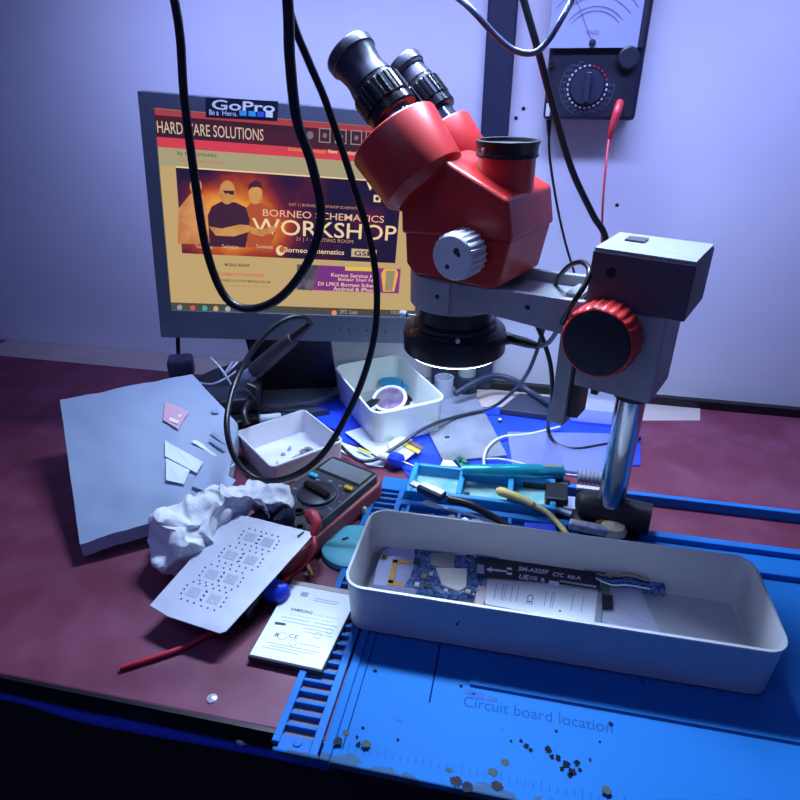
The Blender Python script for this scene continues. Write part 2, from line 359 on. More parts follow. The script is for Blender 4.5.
# photo tube on top
c = m(-.0425, 0, 0)
MB().lathe([(.0245, .300), (.0245, .3385)], c, seg=48).build('photo_tube', RED, mic)
cp = MB().lathe([(.0248, .336), (.0262, .3365), (.0262, .3385), (.0255, .3395), (.0262, .346), (.0268, .3475), (.0268, .3490), (.025, .3495), (.0235, .349), (.0225, .346), (0, .345)], c, seg=48).build('photo_tube_cap', BLACK, mic)
a_ = (-ML*.93+MF*.35).normalized()
MB().lathe([(.0022, 0), (.0022, .0018), (.0008, .002), (0, .001)], c+Z*.3425+a_*.0255, a_, seg=14).build('set_screw', STEEL, cp)
T = (MF*.67+Z*.742).normalized(); PERP = (MF*.742-Z*.67).normalized()
def ocular(lo, R0, R1, leng, f0, z0, es=1., esh=(0, 0)):
    e = m(f0, lo, z0)
    d = MB().lathe([(R1*.8, -.056), (R1, -.048), (R0*.985, -.002), (R0*.975, -.0008), (R0*.955, 0), (0, 0)], e, T, seg=64, ref=ML).build('prism_housing', RED, mic)
    EA = (MF*.72+Z*.694).normalized()
    b = e-PERP*.013+MF*esh[0]+Z*esh[1]
    k = leng
    ep = MB().lathe([(.0155*es, -.006), (.0155*es, .014)], b, EA, seg=40).build('eyepiece_tube', CHROME, mic)
    MB().lathe([(r*es, h) for r, h in ((.0185, .009), (.0212, .0095), (.0222, .011), (.0222, .0165), (.0208, .0175), (.0208, .019), (.0228, .0200), (.0228, .0375), (.0212, .039))], b, EA, seg=144, ribs=24, ribamp=.0005, ribset=(6, 7)).build('focus_ring', BLACKG, ep, sharp=20)
    MB().lathe([(r*es, h) for r, h in ((.0208, .0385), (.0208, .0405), (.0198, .041), (.0198, .0425), (.0205, .043), (.0203, .045), (.0186, .052), (.0186, .058), (.0200, k-.012), (.0212, k-.009), (.0222, k-.0085), (.0226, k-.002), (.0218, k), (.018, k), (.0165, k-.003), (.012, k-.006), (0, k-.007))], b, EA, seg=48).build('eyecup', mat('eyecup_rubber', (.022, .025, .04), .33), ep, sharp=30)
ocular(-.034, .0425, .0385, .079, .0500, .3505)
ocular(.028, .0345, .0320, .067, .0430, .3460, .80, (.002, .004))
MB().prism([m(.034, -.028, .302), m(.008, -.028, .336), m(.022, -.028, .352), m(.055, -.028, .316)], ML*.056).build('housing_bridge', RED, mic, bevel=.003)
# zoom knob
kz = MB().lathe([(.016, .0), (.018, .001), (.0195, .003), (.0195, .0225), (.0188, .0255), (.0175, .0268), (.0, .0268)], m(-.0345, -.0452, .2645), -ML, seg=120, ribs=22, ribamp=.0008, ribset=(2, 3)).build('zoom_knob', mat('pale_grey_knob', (.66, .67, .68), .55), mic)
tx = MB()
for (u_, v_, rr) in ((.004, .006, .003), (.006, .0035, .002), (-.004, -.008, .0022)):
    tx.lathe([(rr, 0), (rr, .0002), (0, .0002)], m(-.0345-u_, -.0452-.0268, .2645+v_), -ML, seg=9)
tx.build('smudge', mat('dark_smudge', (.03, .03, .05), .6), kz)
# grey holder ring and arm
MB().lathe([(.036, .2005), (.0435, .2005), (.0448, .2025), (.0448, .2325), (.041, .2335), (.036, .2335)], MO, seg=64).build('holder_ring', GREYC, mic)
MB().prism([m(.004, -.046, .2325), m(-.018, -.046, .2325), m(-.018, -.046, .2025), m(.004, -.046, .2025)], ML*.012).build('clamp_block', GREYC, mic, bevel=.001)
hb = MB()
for (f_, z_) in ((-.006, .219), (-.092, .225)):
    hb.lathe([(.0022, 0), (.0022, .0004), (.0, .0004)], m(f_, -.046 if f_ > -.01 else -.042, z_), -ML, seg=12)
hb.build('bolt_hole', mat('hole_black', (.01, .01, .015), .7), mic)
side = ((-.010, .2325), (-.139, .239), (-.139, .206), (-.122, .2080), (-.056, .2110), (-.012, .2040))
arm = MB().prism([m(f, -.042, z) for f, z in side], ML*.007)
arm.prism([m(f, .030, z) for f, z in side], ML*.007)
arm.prism([m(f, -.036, z) for f, z in ((-.030, .224), (-.139, .228), (-.139, .222), (-.030, .218))], ML*.067)
arm.build('arm', GREYC, mic, bevel=.0012)
MB().lathe([(.0, 0), (.006, .002), (.007, .008), (.006, .014), (.003, .016), (.003, .03)], m(.060, .012, .207), -MF, seg=20).build('lock_screw', BLACKG, mic)
# focus rack, mount, knob, pole
BRN = mat('dark_mount_paint', (.085, .06, .085), .5)
mt = MB().prism([m(f, -.032, z) for f, z in ((-.1365, .2345), (-.1365, .2775), (-.212, .2775), (-.212, .2345))], ML*.064).build('focus_mount', BRN, mic, bevel=.001)
MB().prism([m(f, -.031, .2777) for f in (-.1375, -.211)]+[m(f, .031, .2777) for f in (-.211, -.1375)], Z*.002).build('mount_plate', GREYC, mt)
MB().prism([m(-.150, .002, .2797), m(-.165, .002, .2797), m(-.165, .016, .2797), m(-.150, .016, .2797)], Z*.0015).build('mount_clip', BRN, mt)
MB().lathe([(.0042, 0), (.0042, .0006), (.003, .0008), (.0026, -.001), (0, -.001)], m(-.153, -.032, .2625), -ML, seg=20).build('bolt_hole', MATS['hole_black'], mt)
MB().prism([m(-.136, -.030, .160), m(-.200, -.030, .160), m(-.200, -.030, .235), m(-.136, -.030, .235)], ML*.060).build('pole_sleeve', GREYC, mic, bevel=.0015)
MB().prism([m(-.1125, -.012, .1075), m(-.1265, -.012, .1075), m(-.1265, -.012, .234), m(-.1125, -.012, .234)], ML*.03).build('focus_rack', GREYC, mic, bevel=.0008)
MB().prism([m(-.1268, -.006, .115), m(-.1330, -.006, .115), m(-.1330, -.006, .230), m(-.1268, -.006, .230)], ML*.018).build('slide_rail', BLACK, mic)
MB().prism([m(-.1332, -.010, .118), m(-.1375, -.010, .118), m(-.1375, -.010, .230), m(-.1332, -.010, .230)], ML*.022).build('slide_rail', BLACK, mic)
MB().prism([m(-.1415, .006, .138), m(-.1475, .006, .138), m(-.1475, .006, .165), m(-.1415, .006, .165)], ML*.012).build('slide_stop', BLACK, mic)
fk = MB().lathe([(.018, 0), (.027, .001), (.0295, .004), (.0295, .021), (.0280, .0255), (.0268, .0262), (.0258, .0250)], m(-.157, -.0302, .2125), -ML, seg=160, ribs=26, ribamp=.0005, ribset=(2, 3)).build('focus_knob', mat('red_knob_plastic', (.60, .035, .03), .4), mic)
MB().lathe([(.0260, .0245), (.0260, .0262), (.024, .0270), (0, .0270)], m(-.157, -.0302, .2125), -ML, seg=48).build('knob_face', mat('matt_black_disc', (.008, .009, .015), .6), fk)
bt2 = text_mb('\u25ac \u25ac \u25ac', m(-.150, -.036, .2423), m(-.166, -.036, .2423), m(-.150, -.046, .2418)) if False else None
MB().lathe([(.0125, .010), (.0125, .236)], V3((PB.x, PB.y, 0)), seg=40).build('pole', CHROME, mic)
MB().lathe([(.0128, .148), (.0150, .149), (.0150, .160)], V3((PB.x, PB.y, 0)), seg=40).build('pole_collar', BLACK, mic)
MB().lathe([(.030, .0045), (.032, .006), (.032, .012), (.022, .017), (.0135, .020)], V3((PB.x, PB.y, 0)), seg=40).build('stand_foot', BLACK, mic)
# ring light
RC = MO+Z*0
rg = thing('ring_light', MO+Z*.134, 'round black ring light glowing white under the red microscope', 'ring light')
MB().lathe([(r, z+.012) for r, z in ((.030, .139), (.0445, .1365), (.0465, .1375), (.0512, .1410), (.0515, .1580), (.0500, .1620), (.0425, .1630), (.0415, .1640), (.0415, .1690), (.040, .1705), (.0368, .1710), (.0368, .188), (.030, .188), (.030, .139))], MO, seg=72).build('housing', mat('ring_black', (.010, .011, .018), .33), rg)
MB().lathe([(r, z+.012) for r, z in ((.0315, .1384), (.0315, .1372), (.0435, .1356), (.0450, .1360), (.0450, .1372))], MO, seg=72).build('diffuser', mat('ring_diffuser', (.86, .95, 1.), .5, emit=7.), rg)
wl = (MF*.98-ML*.2).normalized()
sc_ = MB().lathe([(.0012, 0), (.0012, .012)], MO+wl*.0400+Z*.1795, wl, seg=12).build('thumb_screw', STEEL, rg)
MB().lathe([(.0, .0118), (.0035, .012), (.0036, .019), (.002, .020), (0, .020)], MO+wl*.0400+Z*.1795, wl, seg=16).build('screw_head', WHITEP, sc_)
for wv, mm_ in (((MF*.45-ML*.9).normalized(), GOLD), ((MF*-.55-ML*.85).normalized(), STEEL)):
    MB().lathe([(.0014, 0), (.0014, .008), (.0022, .0082), (.0022, .011), (0, .011)], MO+wv*.0395+Z*.179, wv, seg=12).build('thumb_screw', mm_, rg)
w3 = V3((.965, .262, 0))
MB().tube([MO+w3*.036+Z*.186, MO+w3*.045+Z*.187, MO+w3*.060+Z*.189], [.0012, .0012, .0022]).build('lock_lever', BLACK, rg)
MB().tube([MO+w3*.0505+Z*.1600, MO+w3*.056+Z*.1600], .0065).build('socket', BLACK, rg)
R_end = MO+w3*.0560+Z*.1600

def cable(name, pts, r, label, cat='cable', m_=None, group=None, plug=None, **k):
    mb = MB().tube(pts, r, **k)
    if plug is None:
        return tag(mb.build(name, m_ or CABLE), label, cat, group)
    root = thing(name, pts[0], label, cat, group); mb.build('cord', m_ or CABLE, root)
    for nm, f_, mm_ in plug: f_().build(nm, mm_, root)
    return root
def V_(l): return [Y(*p) if len(p) == 3 else V3(p[0]) for p in l]
up = lambda p, dz, dx=0, dy=0: V3((p.x+dx, p.y+dy, p.z+dz))
cz = 1.1
# big loose loop in front of the screen
A = V_([(178, 20, .41), (184, 95, .41), (195, 180, .415), (207, 252, .42), (226, 298, .42), (252, 309, .42), (282, 296, .42), (309, 260, .425), (321, 215, .43), (312, 165, .43), (297, 120, .43), (290, 60, .43), (288, 5, .43)])
A = [up(A[0], .9, -.03), up(A[0], .45, -.02), up(A[0], .18, -.011), up(A[0], .06, -.005)]+A+[up(A[-1], .06), up(A[-1], .18), up(A[-1], .45), up(A[-1], .9)]
cable('hanging_cable', A, [.0028]*4+[.0029]*2+[.0031]*3+[.0034]*5+[.0036]*3+[.0038]*4, 'thick black cable hanging in a wide loop in front of the screen')
B = V_([(291, 15, .46), (309, 62, .465), (327, 105, .47), (352, 180, .48), (371, 245, .485), (377, 300, .485), (371, 352, .48), (352, 405, .47), (322, 455, .455), (290, 477, .452), (258, 479, .452), (236, 460, .46), (227, 430, .475), (230, 400, .505), (241, 370, .54), (262, 338, .57), (285, 320, .59), (303, 317, .605), (311, 323, .615)])
B = [up(B[0], .9, -.03, -.02), up(B[0], .45, -.025, -.01), up(B[0], .18, -.018, -.004), up(B[0], .05, -.009)]+B
tip = Y(243, 381, .625); hd = (B[-1]-tip)
iron = thing('soldering_iron', tip, 'slim soldering iron leaning in front of the monitor foot with a long looping black lead', 'soldering iron')
MB().tube(B, [.0028]*11+[.0030]*12).build('lead', CABLE, iron)
q = lambda t_: tip+hd*t_
MB().tube([q(.0), q(.10), q(.20)], [.0065, .0085, .0075]).build('ferrule', mat('grey_blue_metal', (.30, .36, .48), .35, metal=.5), iron)
MB().tube([q(.18), q(.22), q(.5), q(.72), q(.76)], [.0085, .010, .0095, .0085, .007]).build('handle', mat('iron_handle', (.028, .022, .035), .45), iron)
MB().tube([q(.75), q(.85), q(1.0)], [.0062, .0048, .0036]).build('strain_relief', CABLE, iron)
Cc = V_([(435, -22, .62), (470, 8, .60), (496, 36, .60), (514, 50, .60), (533, 53, .60), (547, 42, .60), (562, 18, .60), (574, -4, .61)])
Cc = [up(Cc[0], .7, -.16), up(Cc[0], .2, -.08), up(Cc[0], .03, -.03)]+Cc+[up(Cc[-1], .04, .02), up(Cc[-1], .2, .07), up(Cc[-1], .7, .12)]
cable('grey_hanging_cable', Cc, .0026, 'grey shiny cable dipping in a short arc across the dark wall rail', m_=mat('grey_cable', (.07, .08, .13), .22))
Dd = V_([(521, -10, .66), (538, 50, .66), (554, 110, .67), (572, 170, .68), (593, 215, .69), (606, 240, .69), (612, 300, .695), (618, 352, .70)])
Dd = [up(Dd[0], .8, -.10), up(Dd[0], .3, -.06), up(Dd[0], .1, -.028), up(Dd[0], .03, -.010)]+Dd
cable('long_hanging_cable', Dd, .0034, 'thick black cable coming down beside the wall rail to behind the focus mount')
# ring light lead
Rl = [R_end]+V_([(520, 341, .590), (538, 346, .575), (549, 342, .545), (560, 326, .50), (574, 302, .475), (587, 281, .478), (589, 269, .487), (581, 262, .51), (568, 267, .54), (557, 281, .565), (553, 300, .58)])
rl_root = thing('ring_light_lead', Rl[0], 'thin black lead arching from the ring light over the microscope arm', 'cable')
MB().tube(Rl, .0022).build('cord', CABLE, rl_root)
MB().tube([Rl[0], Y(527, 343, .585), Y(538, 346, .575)], [.0055, .0050, .0030]).build('plug', BLACK, rl_root)

# ------------------------------------------------------------------ analogue tester on the wall
AY = .775
def A_(x, y, d=0.): return Y(x, y, AY-d)
x0, x1 = A_(543, 118).x, A_(543, 118).x+.098; z0 = A_(543, 119.5).z; z1 = z0+.150
am = thing('analogue_multimeter', ((x0+x1)/2, WY, z0), 'dark analogue multimeter with a needle dial hanging on the white wall', 'multimeter')
NB = mat('meter_case', (.012, .014, .028), .45)
MB().box(((x0+x1)/2, (AY+WY)/2, (z0+z1)/2), (x1-x0, WY-AY-.001, z1-z0)).build('case', NB, am, bevel=.004)
zf = A_(590, 52).z
MB().box(((x0+x1)/2+.002, AY-.002, (zf+z1)/2), (x1-x0-.012, .006, z1-zf-.006)).build('dial_window_frame', NB, am, bevel=.001)
xl_, xr_ = A_(551, 20).x, x1-.010; zb = A_(590, 48).z
sp_ = MB().box(((xl_+xr_)/2, AY-.0055, (zb+z1-.008)/2), (xr_-xl_, .001, z1-.008-zb)).build('scale_plate', mat('scale_card', (.30, .33, .50), .4), am)
ms = MB(); cx_, cz_ = A_(592, 43).x, A_(592, 43).z
for rr in (.030, .034, .043, .052):
    pp = [V3((cx_+rr*math.sin(a), AY-.0064, cz_+rr*math.cos(a)*.95)) for a in [-.9+.1*i for i in range(19)]]; ms.tube(pp, .00025, seg=4, sub=1)
ms.tube([V3((cx_, AY-.0066, cz_)), V3((cx_-.030, AY-.0066, cz_+.055))], .0003, seg=4, sub=1)
ms.build('scale_marks', mat('scale_print', (.10, .10, .2), .5), sp_)
MB().lathe([(.0035, 0), (.0035, .002), (0, .0025)], V3((cx_, AY-.0055, cz_)), (0, -1, 0), seg=20).build('zero_screw', NB, sp_)
text_mb('ANALOG', A_(586, 34, .007), A_(599, 34, .007), A_(586, 30, .007)).build('scale_letters', MATS['scale_print'], sp_)
dc = A_(587, 87)
kn = MB().lathe([(.0175, 0), (.0170, .004), (0, .004)], dc, (0, -1, 0), seg=48).build('range_knob', mat('knob_navy', (.02, .024, .05), .4), am)
MB().box(dc+V3((0, -.007, 0)), (.006, .007, .029)).build('knob_grip', MATS['knob_navy'], kn, bevel=.001)
wt = MB(); rt_ = MB(); ar = MB()
for k in range(26):
    a = 2*math.pi*k/26; tgt = rt_ if (.15 < a < 1.35) else wt
    u = V3((math.sin(a), 0, math.cos(a))); w = V3((math.cos(a), 0, -math.sin(a)))
    tgt.prism([dc+V3((0, -.0003, 0))+u*.0196+w*.0012, dc+V3((0, -.0003, 0))+u*.0213+w*.0012, dc+V3((0, -.0003, 0))+u*.0213-w*.0012, dc+V3((0, -.0003, 0))+u*.0196-w*.0012], (0, -.0003, 0))
wt.build('range_marks', mat('meter_white_print', (.50, .54, .68), .5), am); rt_.build('range_marks_red', mat('meter_red_print', (.35, .02, .05), .5), am)
FP = mat('meter_faint_print', (.10, .12, .22), .5)
ar.tube([dc+V3(((.0285)*math.sin(a), -.0005, (.0285)*math.cos(a))) for a in [math.pi+.15+.12*i for i in range(20)]], .00025, seg=4, sub=1)
ar.tube([dc+V3(((.0285)*math.sin(a), -.0005, (.0285)*math.cos(a))) for a in [1.5+.12*i for i in range(9)]], .00025, seg=4, sub=1)
for k, tx_ in enumerate(('OFF', '1000', '500', '250', '50', '10', '2.5', '0.5', '0.1', '50', '10', '50', '250', 'x10', 'x1', 'x1k', '10', '2.5')):
    a = math.radians(340-k*15); c_ = dc+V3((.0250*math.sin(a), -.0006, .0250*math.cos(a))); w_ = .0011*len(tx_)*.9
    text_mb(tx_, c_+V3((-w_, 0, -.001)), c_+V3((w_, 0, -.001)), c_+V3((-w_, 0, .0012)), mb=ar)
ar.build('range_numbers', FP, am)
MB().lathe([(.003, 0), (.003, .003), (.0018, .003), (.0018, .0005), (0, .0005)], A_(552, 64), (0, -1, 0), seg=16).build('socket', NB, am)
MB().box(A_(548, 110, .0008), (.0045, .002, .013)).build('test_socket_label', mat('pale_tab', (.5, .55, .65), .5), am, bevel=.0005)
MB().lathe([(.011, 0), (.011, .006), (.009, .008), (0, .008)], A_(628, 58), (0, -1, 0), seg=30).build('zero_adjust_knob', NB, am)
RP = mat('red_probe_rubber', (.52, .03, .05), .4)
pr = thing('red_test_lead', A_(620, 104, .003), 'red test lead plugged into the analogue multimeter on the wall', 'test lead')
MB().tube([A_(620, 102, .004), A_(617, 112, .012), A_(612, 128, .014), A_(609, 140, .012)], [.0042, .0048, .0036, .0018]).build('plug', RP, pr)
MB().tube([A_(609, 138, .012), A_(606, 165, .03), A_(603, 200, .035), A_(602, 232, .03), A_(602, 300, .02), Y(606, 350, .79), Y(640, 380, .79)], .0013).build('cord', RP, pr)
pk = thing('black_test_lead', V3((A_(549, 122).x, AY+.015, z0-.002)), 'thin black test lead hanging from the left foot of the wall multimeter', 'test lead')
MB().tube([Y(549, 119.5, AY+.012), Y(549, 128, AY+.012), Y(549, 136, AY+.012)], [.003, .0026, .0017]).build('plug', BLACK, pk)
MB().tube([Y(549, 134, AY+.012), Y(550, 160, AY+.01), Y(557, 205, AY+.01), Y(566, 245, AY+.01), Y(577, 282, AY+.01), Y(590, 330, AY+.01), Y(612, 372, AY+.01)], .0015).build('cord', CABLE, pk)
for k, (px_, py_) in enumerate(((523.5, 108.5), (516, 118), (617, 205))):
    c_ = Y(px_, py_, WY); s_ = thing('wall_screw', c_, ('dark screw head in the white wall between rail and multimeter, the upper of two', 'small dark screw head in the wall beside the rail, the lower of two', 'dark screw head in the wall at far right under the multimeter')[k], 'screw', 'screws in the wall')
    MB().lathe([(.0022, -.001), (.0022, .0006), (.001, .0014), (0, .0015)], c_, (0, -1, 0), seg=12).build('head', BLACK, s_)

# ------------------------------------------------------------------ blue work mat
MT = .0055
mat_root = thing('silicone_work_mat', (-.137, .228, 0), 'bright blue silicone repair mat under the long grey box, scorched along its front edge', 'work mat')
mx0, mx1, my0, my1 = -.137, .330, .2290, .585
# scorched silicone: burns have a shape of their own
sm_ = bpy.data.materials.new('scorched_blue_silicone'); sm_.use_nodes = True; nt = sm_.node_tree; bs = nt.nodes['Principled BSDF']; bs.inputs['Roughness'].default_value = .68; bs.inputs['Specular IOR Level'].default_value = .18
tc = nt.nodes.new('ShaderNodeTexCoord'); sx = nt.nodes.new('ShaderNodeSeparateXYZ'); nt.links.new(tc.outputs['Object'], sx.inputs[0])
def math_(op, a, b=None, c=None):
    n = nt.nodes.new('ShaderNodeMath'); n.operation = op
    for i, v in enumerate((a, b, c)):
        if v is None: continue
        if isinstance(v, (int, float)): n.inputs[i].default_value = v
        else: nt.links.new(v, n.inputs[i])
    return n.outputs[0]
def noise_(s, d=3):
    n = nt.nodes.new('ShaderNodeTexNoise'); n.inputs['Scale'].default_value = s; n.inputs['Detail'].default_value = d; nt.links.new(tc.outputs['Object'], n.inputs['Vector']); return n.outputs['Fac']
def mix_(f, a, b):
    n = nt.nodes.new('ShaderNodeMix'); n.data_type = 'RGBA'; nt.links.new(f, n.inputs[0])
    for i, v in ((6, a), (7, b)):
        if isinstance(v, tuple): n.inputs[i].default_value = (*v, 1)
        else: nt.links.new(v, n.inputs[i])
    return n.outputs[2]
n1 = noise_(9); n2 = noise_(60, 5); n3 = noise_(95, 2)
basec = mix_(n1, (.008, .135, .44), (.012, .17, .50))
edge = math_('SUBTRACT', 1.0, math_('DIVIDE', sx.outputs['Y'], .034)); edge = math_('MAXIMUM', edge, 0.0)
burn = math_('GREATER_THAN', math_('MULTIPLY', math_('MULTIPLY', edge, 1.15), n2), .47)
brown = mix_(n3, (.05, .12, .16), (.04, .05, .06))
col = mix_(math_('MULTIPLY', burn, .75), basec, brown)
spk = math_('GREATER_THAN', n3, .745); col = mix_(math_('MULTIPLY', spk, .7), col, (.012, .03, .09))
nt.links.new(col, bs.inputs['Base Color'])
# front half: left strip with vents cut through, then flat area
def slab(mb, xa, xb, ya, yb, za=.0002, zb=MT):
    return mb.box(((xa+xb)/2, (ya+yb)/2, (za+zb)/2), (xb-xa, yb-ya, zb-za))
sheet = MB(); slab(sheet, -.096, mx1, my0, .498, zb=.0042)
sheet.build('sheet', sm_, mat_root, bevel=.0008)
strip = MB()
ny = 32; PI_ = .0090; y_a, y_b = .2425, .2425+32*.0090; my1b = my1; my1 = .552
slab(strip, -.137, -.1315, .2365, my1-.012, zb=.0046); slab(strip, -.1095, -.1035, my0+.003, my1-.002, zb=.0046)
slab(strip, -.1315, -.1095, .2320, y_a, zb=.0046); slab(strip, -.1315, -.1095, y_b-.0036, my1-.003, zb=.0046)
for k in range(1, ny): slab(strip, -.1315, -.1095, y_a+(k-1)*PI_+.0063, y_a+k*PI_, zb=.0046)
strip.build('vent_strip', MATB, mat_root, bevel=.0006)
flr = MB(); slab(flr, -.1318, -.1092, y_a-.001, y_b, za=.0002, zb=.0006); flr.build('vent_floor', mat('vent_grey', (.14, .13, .19), .7), mat_root)
ridge = MB(); slab(ridge, -.1015, -.0945, my0+.0005, my1-.002, zb=.0062); slab(ridge, -.0945, mx1, my0, my0+.006, zb=.0062)
slab(ridge, -.134, -.1015, my0+.0005, my0+.0035, zb=.0060)
ridge.build('rim', sm_, mat_root, bevel=.0012); my1 = my1b
MB().lathe([(.0032, 0), (.0032, .0008), (0, .001)], V3((-.119, .2385, .0046)), seg=20).build('stud', MATB, mat_root)
GRV = mat('deep_blue_groove', (.003, .022, .12), .9, spec=.03)
ga_, gb_ = H(436.5, 664, .0043), H(433, 703, .0043); g1, g2 = H(470, 686, .0043), H(625, 714.5, .0043)
for a in ((ga_.x-.0006, ga_.x+.0006, gb_.y, ga_.y+.02), (g1.x, .26, g1.y-.0008, g1.y+.0008), (-.089, -.0883, .24, .338)):
    q_ = MB(); slab(q_, *a, za=.0042, zb=.0045); q_.build('groove', GRV, mat_root)
q_ = MB(); slab(q_, g1.x-.0005, .26, g1.y+.0008, g1.y+.016, za=.0040, zb=.0052); q_.build('raised_panel', sm_, mat_root, bevel=.0005)
ta_, tb_ = H(463, 706, .0044), H(613, 733, .0044)
text_mb('Circuit board location', V3((ta_.x, ta_.y, .00435)), V3((tb_.x, ta_.y, .00435)), V3((ta_.x, ta_.y+.0085, .00435))).build('embossed_letters', mat('embossed_blue', (.006, .085, .30), .7, spec=.1), mat_root)
ru = MB()
for k in range(80): slab(ru, -.085+k*.005, -.0846+k*.005, .240, .2405+(.006 if k % 5 == 0 else .0035), za=.0042, zb=.00433)
ru.build('ruler_marks', MATS['embossed_blue'], mat_root)
rb2 = random.Random(5); BM_ = mat('burn_black', (.006, .010, .030), .9, col2=(.015, .016, .03), scale=200, spec=.05)
for (x, y, r) in ((526, 746, 3), (531, 750, 2.4), (548, 750, 4), (552, 757, 2.6), (558, 758, 3), (566, 765, 4.4), (573, 772, 4.2), (562, 769, 2.6), (577, 763, 3.4), (570, 775, 3), (580, 770, 2.4), (521, 741, 2), (511, 741, 1.6), (611, 724, 3), (556, 731, 1.8), (461, 686, 2.2), (375, 671, 2.6), (358, 745, 3), (357, 737, 1.8), (363, 728, 1.8), (600, 742, 1.4), (590, 760, 1.6), (398, 740, 1.6)):
    c_ = H(x, y, .0043); r_ = r*.00062; q_ = MB()
    q_.prism([c_+V3((math.cos(2*math.pi*i/18)*r_*(.55+.7*rb2.random()), math.sin(2*math.pi*i/18)*r_*(.6+.7*rb2.random())*1.1, 0)) for i in range(18)], (0, 0, .0002)); q_.build('burn_mark', BM_, mat_root)
for (x, y, r) in ((470, 692, 6), (480, 696, 7), (492, 699, 5), (395, 775, 5), (384, 768, 4), (398, 720, 3)):
    c_ = H(x, y, .0043); MB().prism([c_+V3((math.cos(2*math.pi*i/16)*r*.0007*(.6+.8*rb2.random()), math.sin(2*math.pi*i/16)*r*.0004, 0)) for i in range(16)], (0, 0, .0001)).build('flux_stain', mat('flux_pink', (.05, .13, .38), .9, spec=.05), mat_root)
for (x, y, r, t_) in ((338, 741, 5, 0), (346, 733, 4, 1), (366, 744, 5, 1), (322, 738, 3, 1), (456, 781, 6, 0), (467, 787, 6, 0), (493, 772, 5, 1), (497, 786, 6, 0), (505, 762, 4, 1), (606, 790, 5, 1), (449, 770, 3, 1)):
    c_ = H(x, y, .0063 if y > 775 or (x < 400 and y > 738) else .0043); q_ = MB()
    q_.prism([c_+V3((math.cos(2*math.pi*i/20)*r*.00062*(.75+.45*rb2.random()), math.sin(2*math.pi*i/20)*r*.00055*(.75+.45*rb2.random()), 0)) for i in range(20)], (0, 0, .0002)); q_.build('scorch_mark', (mat('scorch_brown', (.055, .040, .045), .9, col2=(.02, .03, .06), scale=160, spec=.05), mat('scorch_olive', (.05, .11, .12), .9, col2=(.09, .10, .06), scale=160, spec=.05))[t_], mat_root)
# rear compartments
tz = .017
comp = MB()
def wallbox(xa, xb, ya, yb, zt=tz): slab(comp, xa, xb, ya, yb, za=.0002, zb=zt)
cx0, cx1, cya, cyb = -.101, .052, .512, .566
wallbox(cx0, cx0+.006, cya, cyb); wallbox(cx0+.006, cx1, cyb-.005, cyb); wallbox(cx0+.006, cx1, cya, cya+.006)
for xx in (-.0490, .0030): wallbox(xx, xx+.006, cya+.006, cyb-.005)
wallbox(cx1-.006, cx1, cya+.006, cyb-.005)
comp.build('parts_trays', MATC, mat_root, bevel=.0015)
fl2 = MB(); slab(fl2, cx0+.003, cx1-.003, cya+.003, cyb-.003, zb=.0035); fl2.build('tray_floor', mat('pale_worn_blue', (.16, .46, .52), .5, col2=(.34, .56, .54), scale=70), mat_root)
lo = MB(); slab(lo, -.103, .33, .498, .506, zb=.010)
for xx in (-.096, -.044, .006, .058, .11): slab(lo, xx, xx+.004, .470, .498, zb=.010)
slab(lo, .052, .33, .560, .566, zb=.012)
slab(lo, -.101, .33, .466, .470, zb=.010)
lo.build('front_trays', MATB, mat_root, bevel=.0010)

# ------------------------------------------------------------------ long grey box and what lies in it
bx = V3((.043, .3835, .0046))
lb = thing('storage_box', bx, 'long pale grey plastic box holding phone boards on the blue mat', 'box')
tray_mb(bx, (1, 0, 0), (0, 1, 0), .316, .097, .0485, t=.0024, r=.016, draft=.002).build('tray', BOXP, lb)
sp = MB()
for (x, y) in ((457, 624), (389, 546), (523, 562), (566, 540), (484, 606)):
    pass
c_ = Y(457, 624, .3358); sp.lathe([(.0011, 0), (.0009, .0006), (0, .0007)], c_, (0, -1, 0), seg=7)
c_ = Y(459, 622, .3358); sp.lathe([(.0006, 0), (.0005, .0006), (0, .0007)], c_, (0, -1, 0), seg=7)
sp.build('spatter', mat('dark_spatter', (.02, .02, .05), .7), lb)
FZ = .0085
def F(x, y, h=0.): return H(x, y, FZ+h)
def plate(name, pts, th, m, parent, h=0., bevel=0.):
    return MB().prism([F(x, y, h) for x, y in pts], Z*th).build(name, m, parent, bevel=bevel)
def chip(mb, x, y, w, d, th, h): c = F(x, y, h); return mb.box(c+Z*th/2, (w, d, th))
mp_ = F(378, 570)
mid = thing('phone_midframe', (mp_.x, mp_.y, FZ), 'pale lilac phone back plate with gold flex at the left of the grey box', 'phone part')
plate('shell', [(373, 590), (376, 574), (381, 556), (390, 551), (414, 552), (423, 556), (416, 595), (388, 591)], .006, mat('lilac_plastic', (.52, .52, .72), .5, col2=(.44, .45, .66), scale=90), mid, bevel=.0008)
g = MB()
for a, b, c, d in (((393, 560), (411, 561.5), (411, 564.5), (393, 563)), ((393, 560), (398, 560.5), (393, 584), (388, 583)), ((388, 580), (403, 583), (403, 587), (387, 584.5))):
    g.prism([F(*p, .0062) for p in (a, b, c, d)], Z*.0006)
g.build('gold_flex', GOLD, mid)
MB().lathe([(.003, 0), (.003, .0008), (.0018, .0008), (.0018, 0), (0, 0)], F(384, 558, .006), seg=20).build('camera_ring', mat('brass_ring', (.5, .3, .08), .35, metal=.7), mid)
pcb = mat('blue_circuit_board', (.008, .03, .16), .4, col2=(.12, .26, .50), scale=330, detail=6)
pb = thing('phone_circuit_board', F(450, 570), 'blue phone circuit board with bright metal shields in the middle of the long grey box', 'circuit board')
plate('board', [(410, 584), (415, 566), (414, 552), (432, 546), (483, 553), (486, 575), (480, 597), (452, 601), (404, 592)], .0075, pcb, pb)
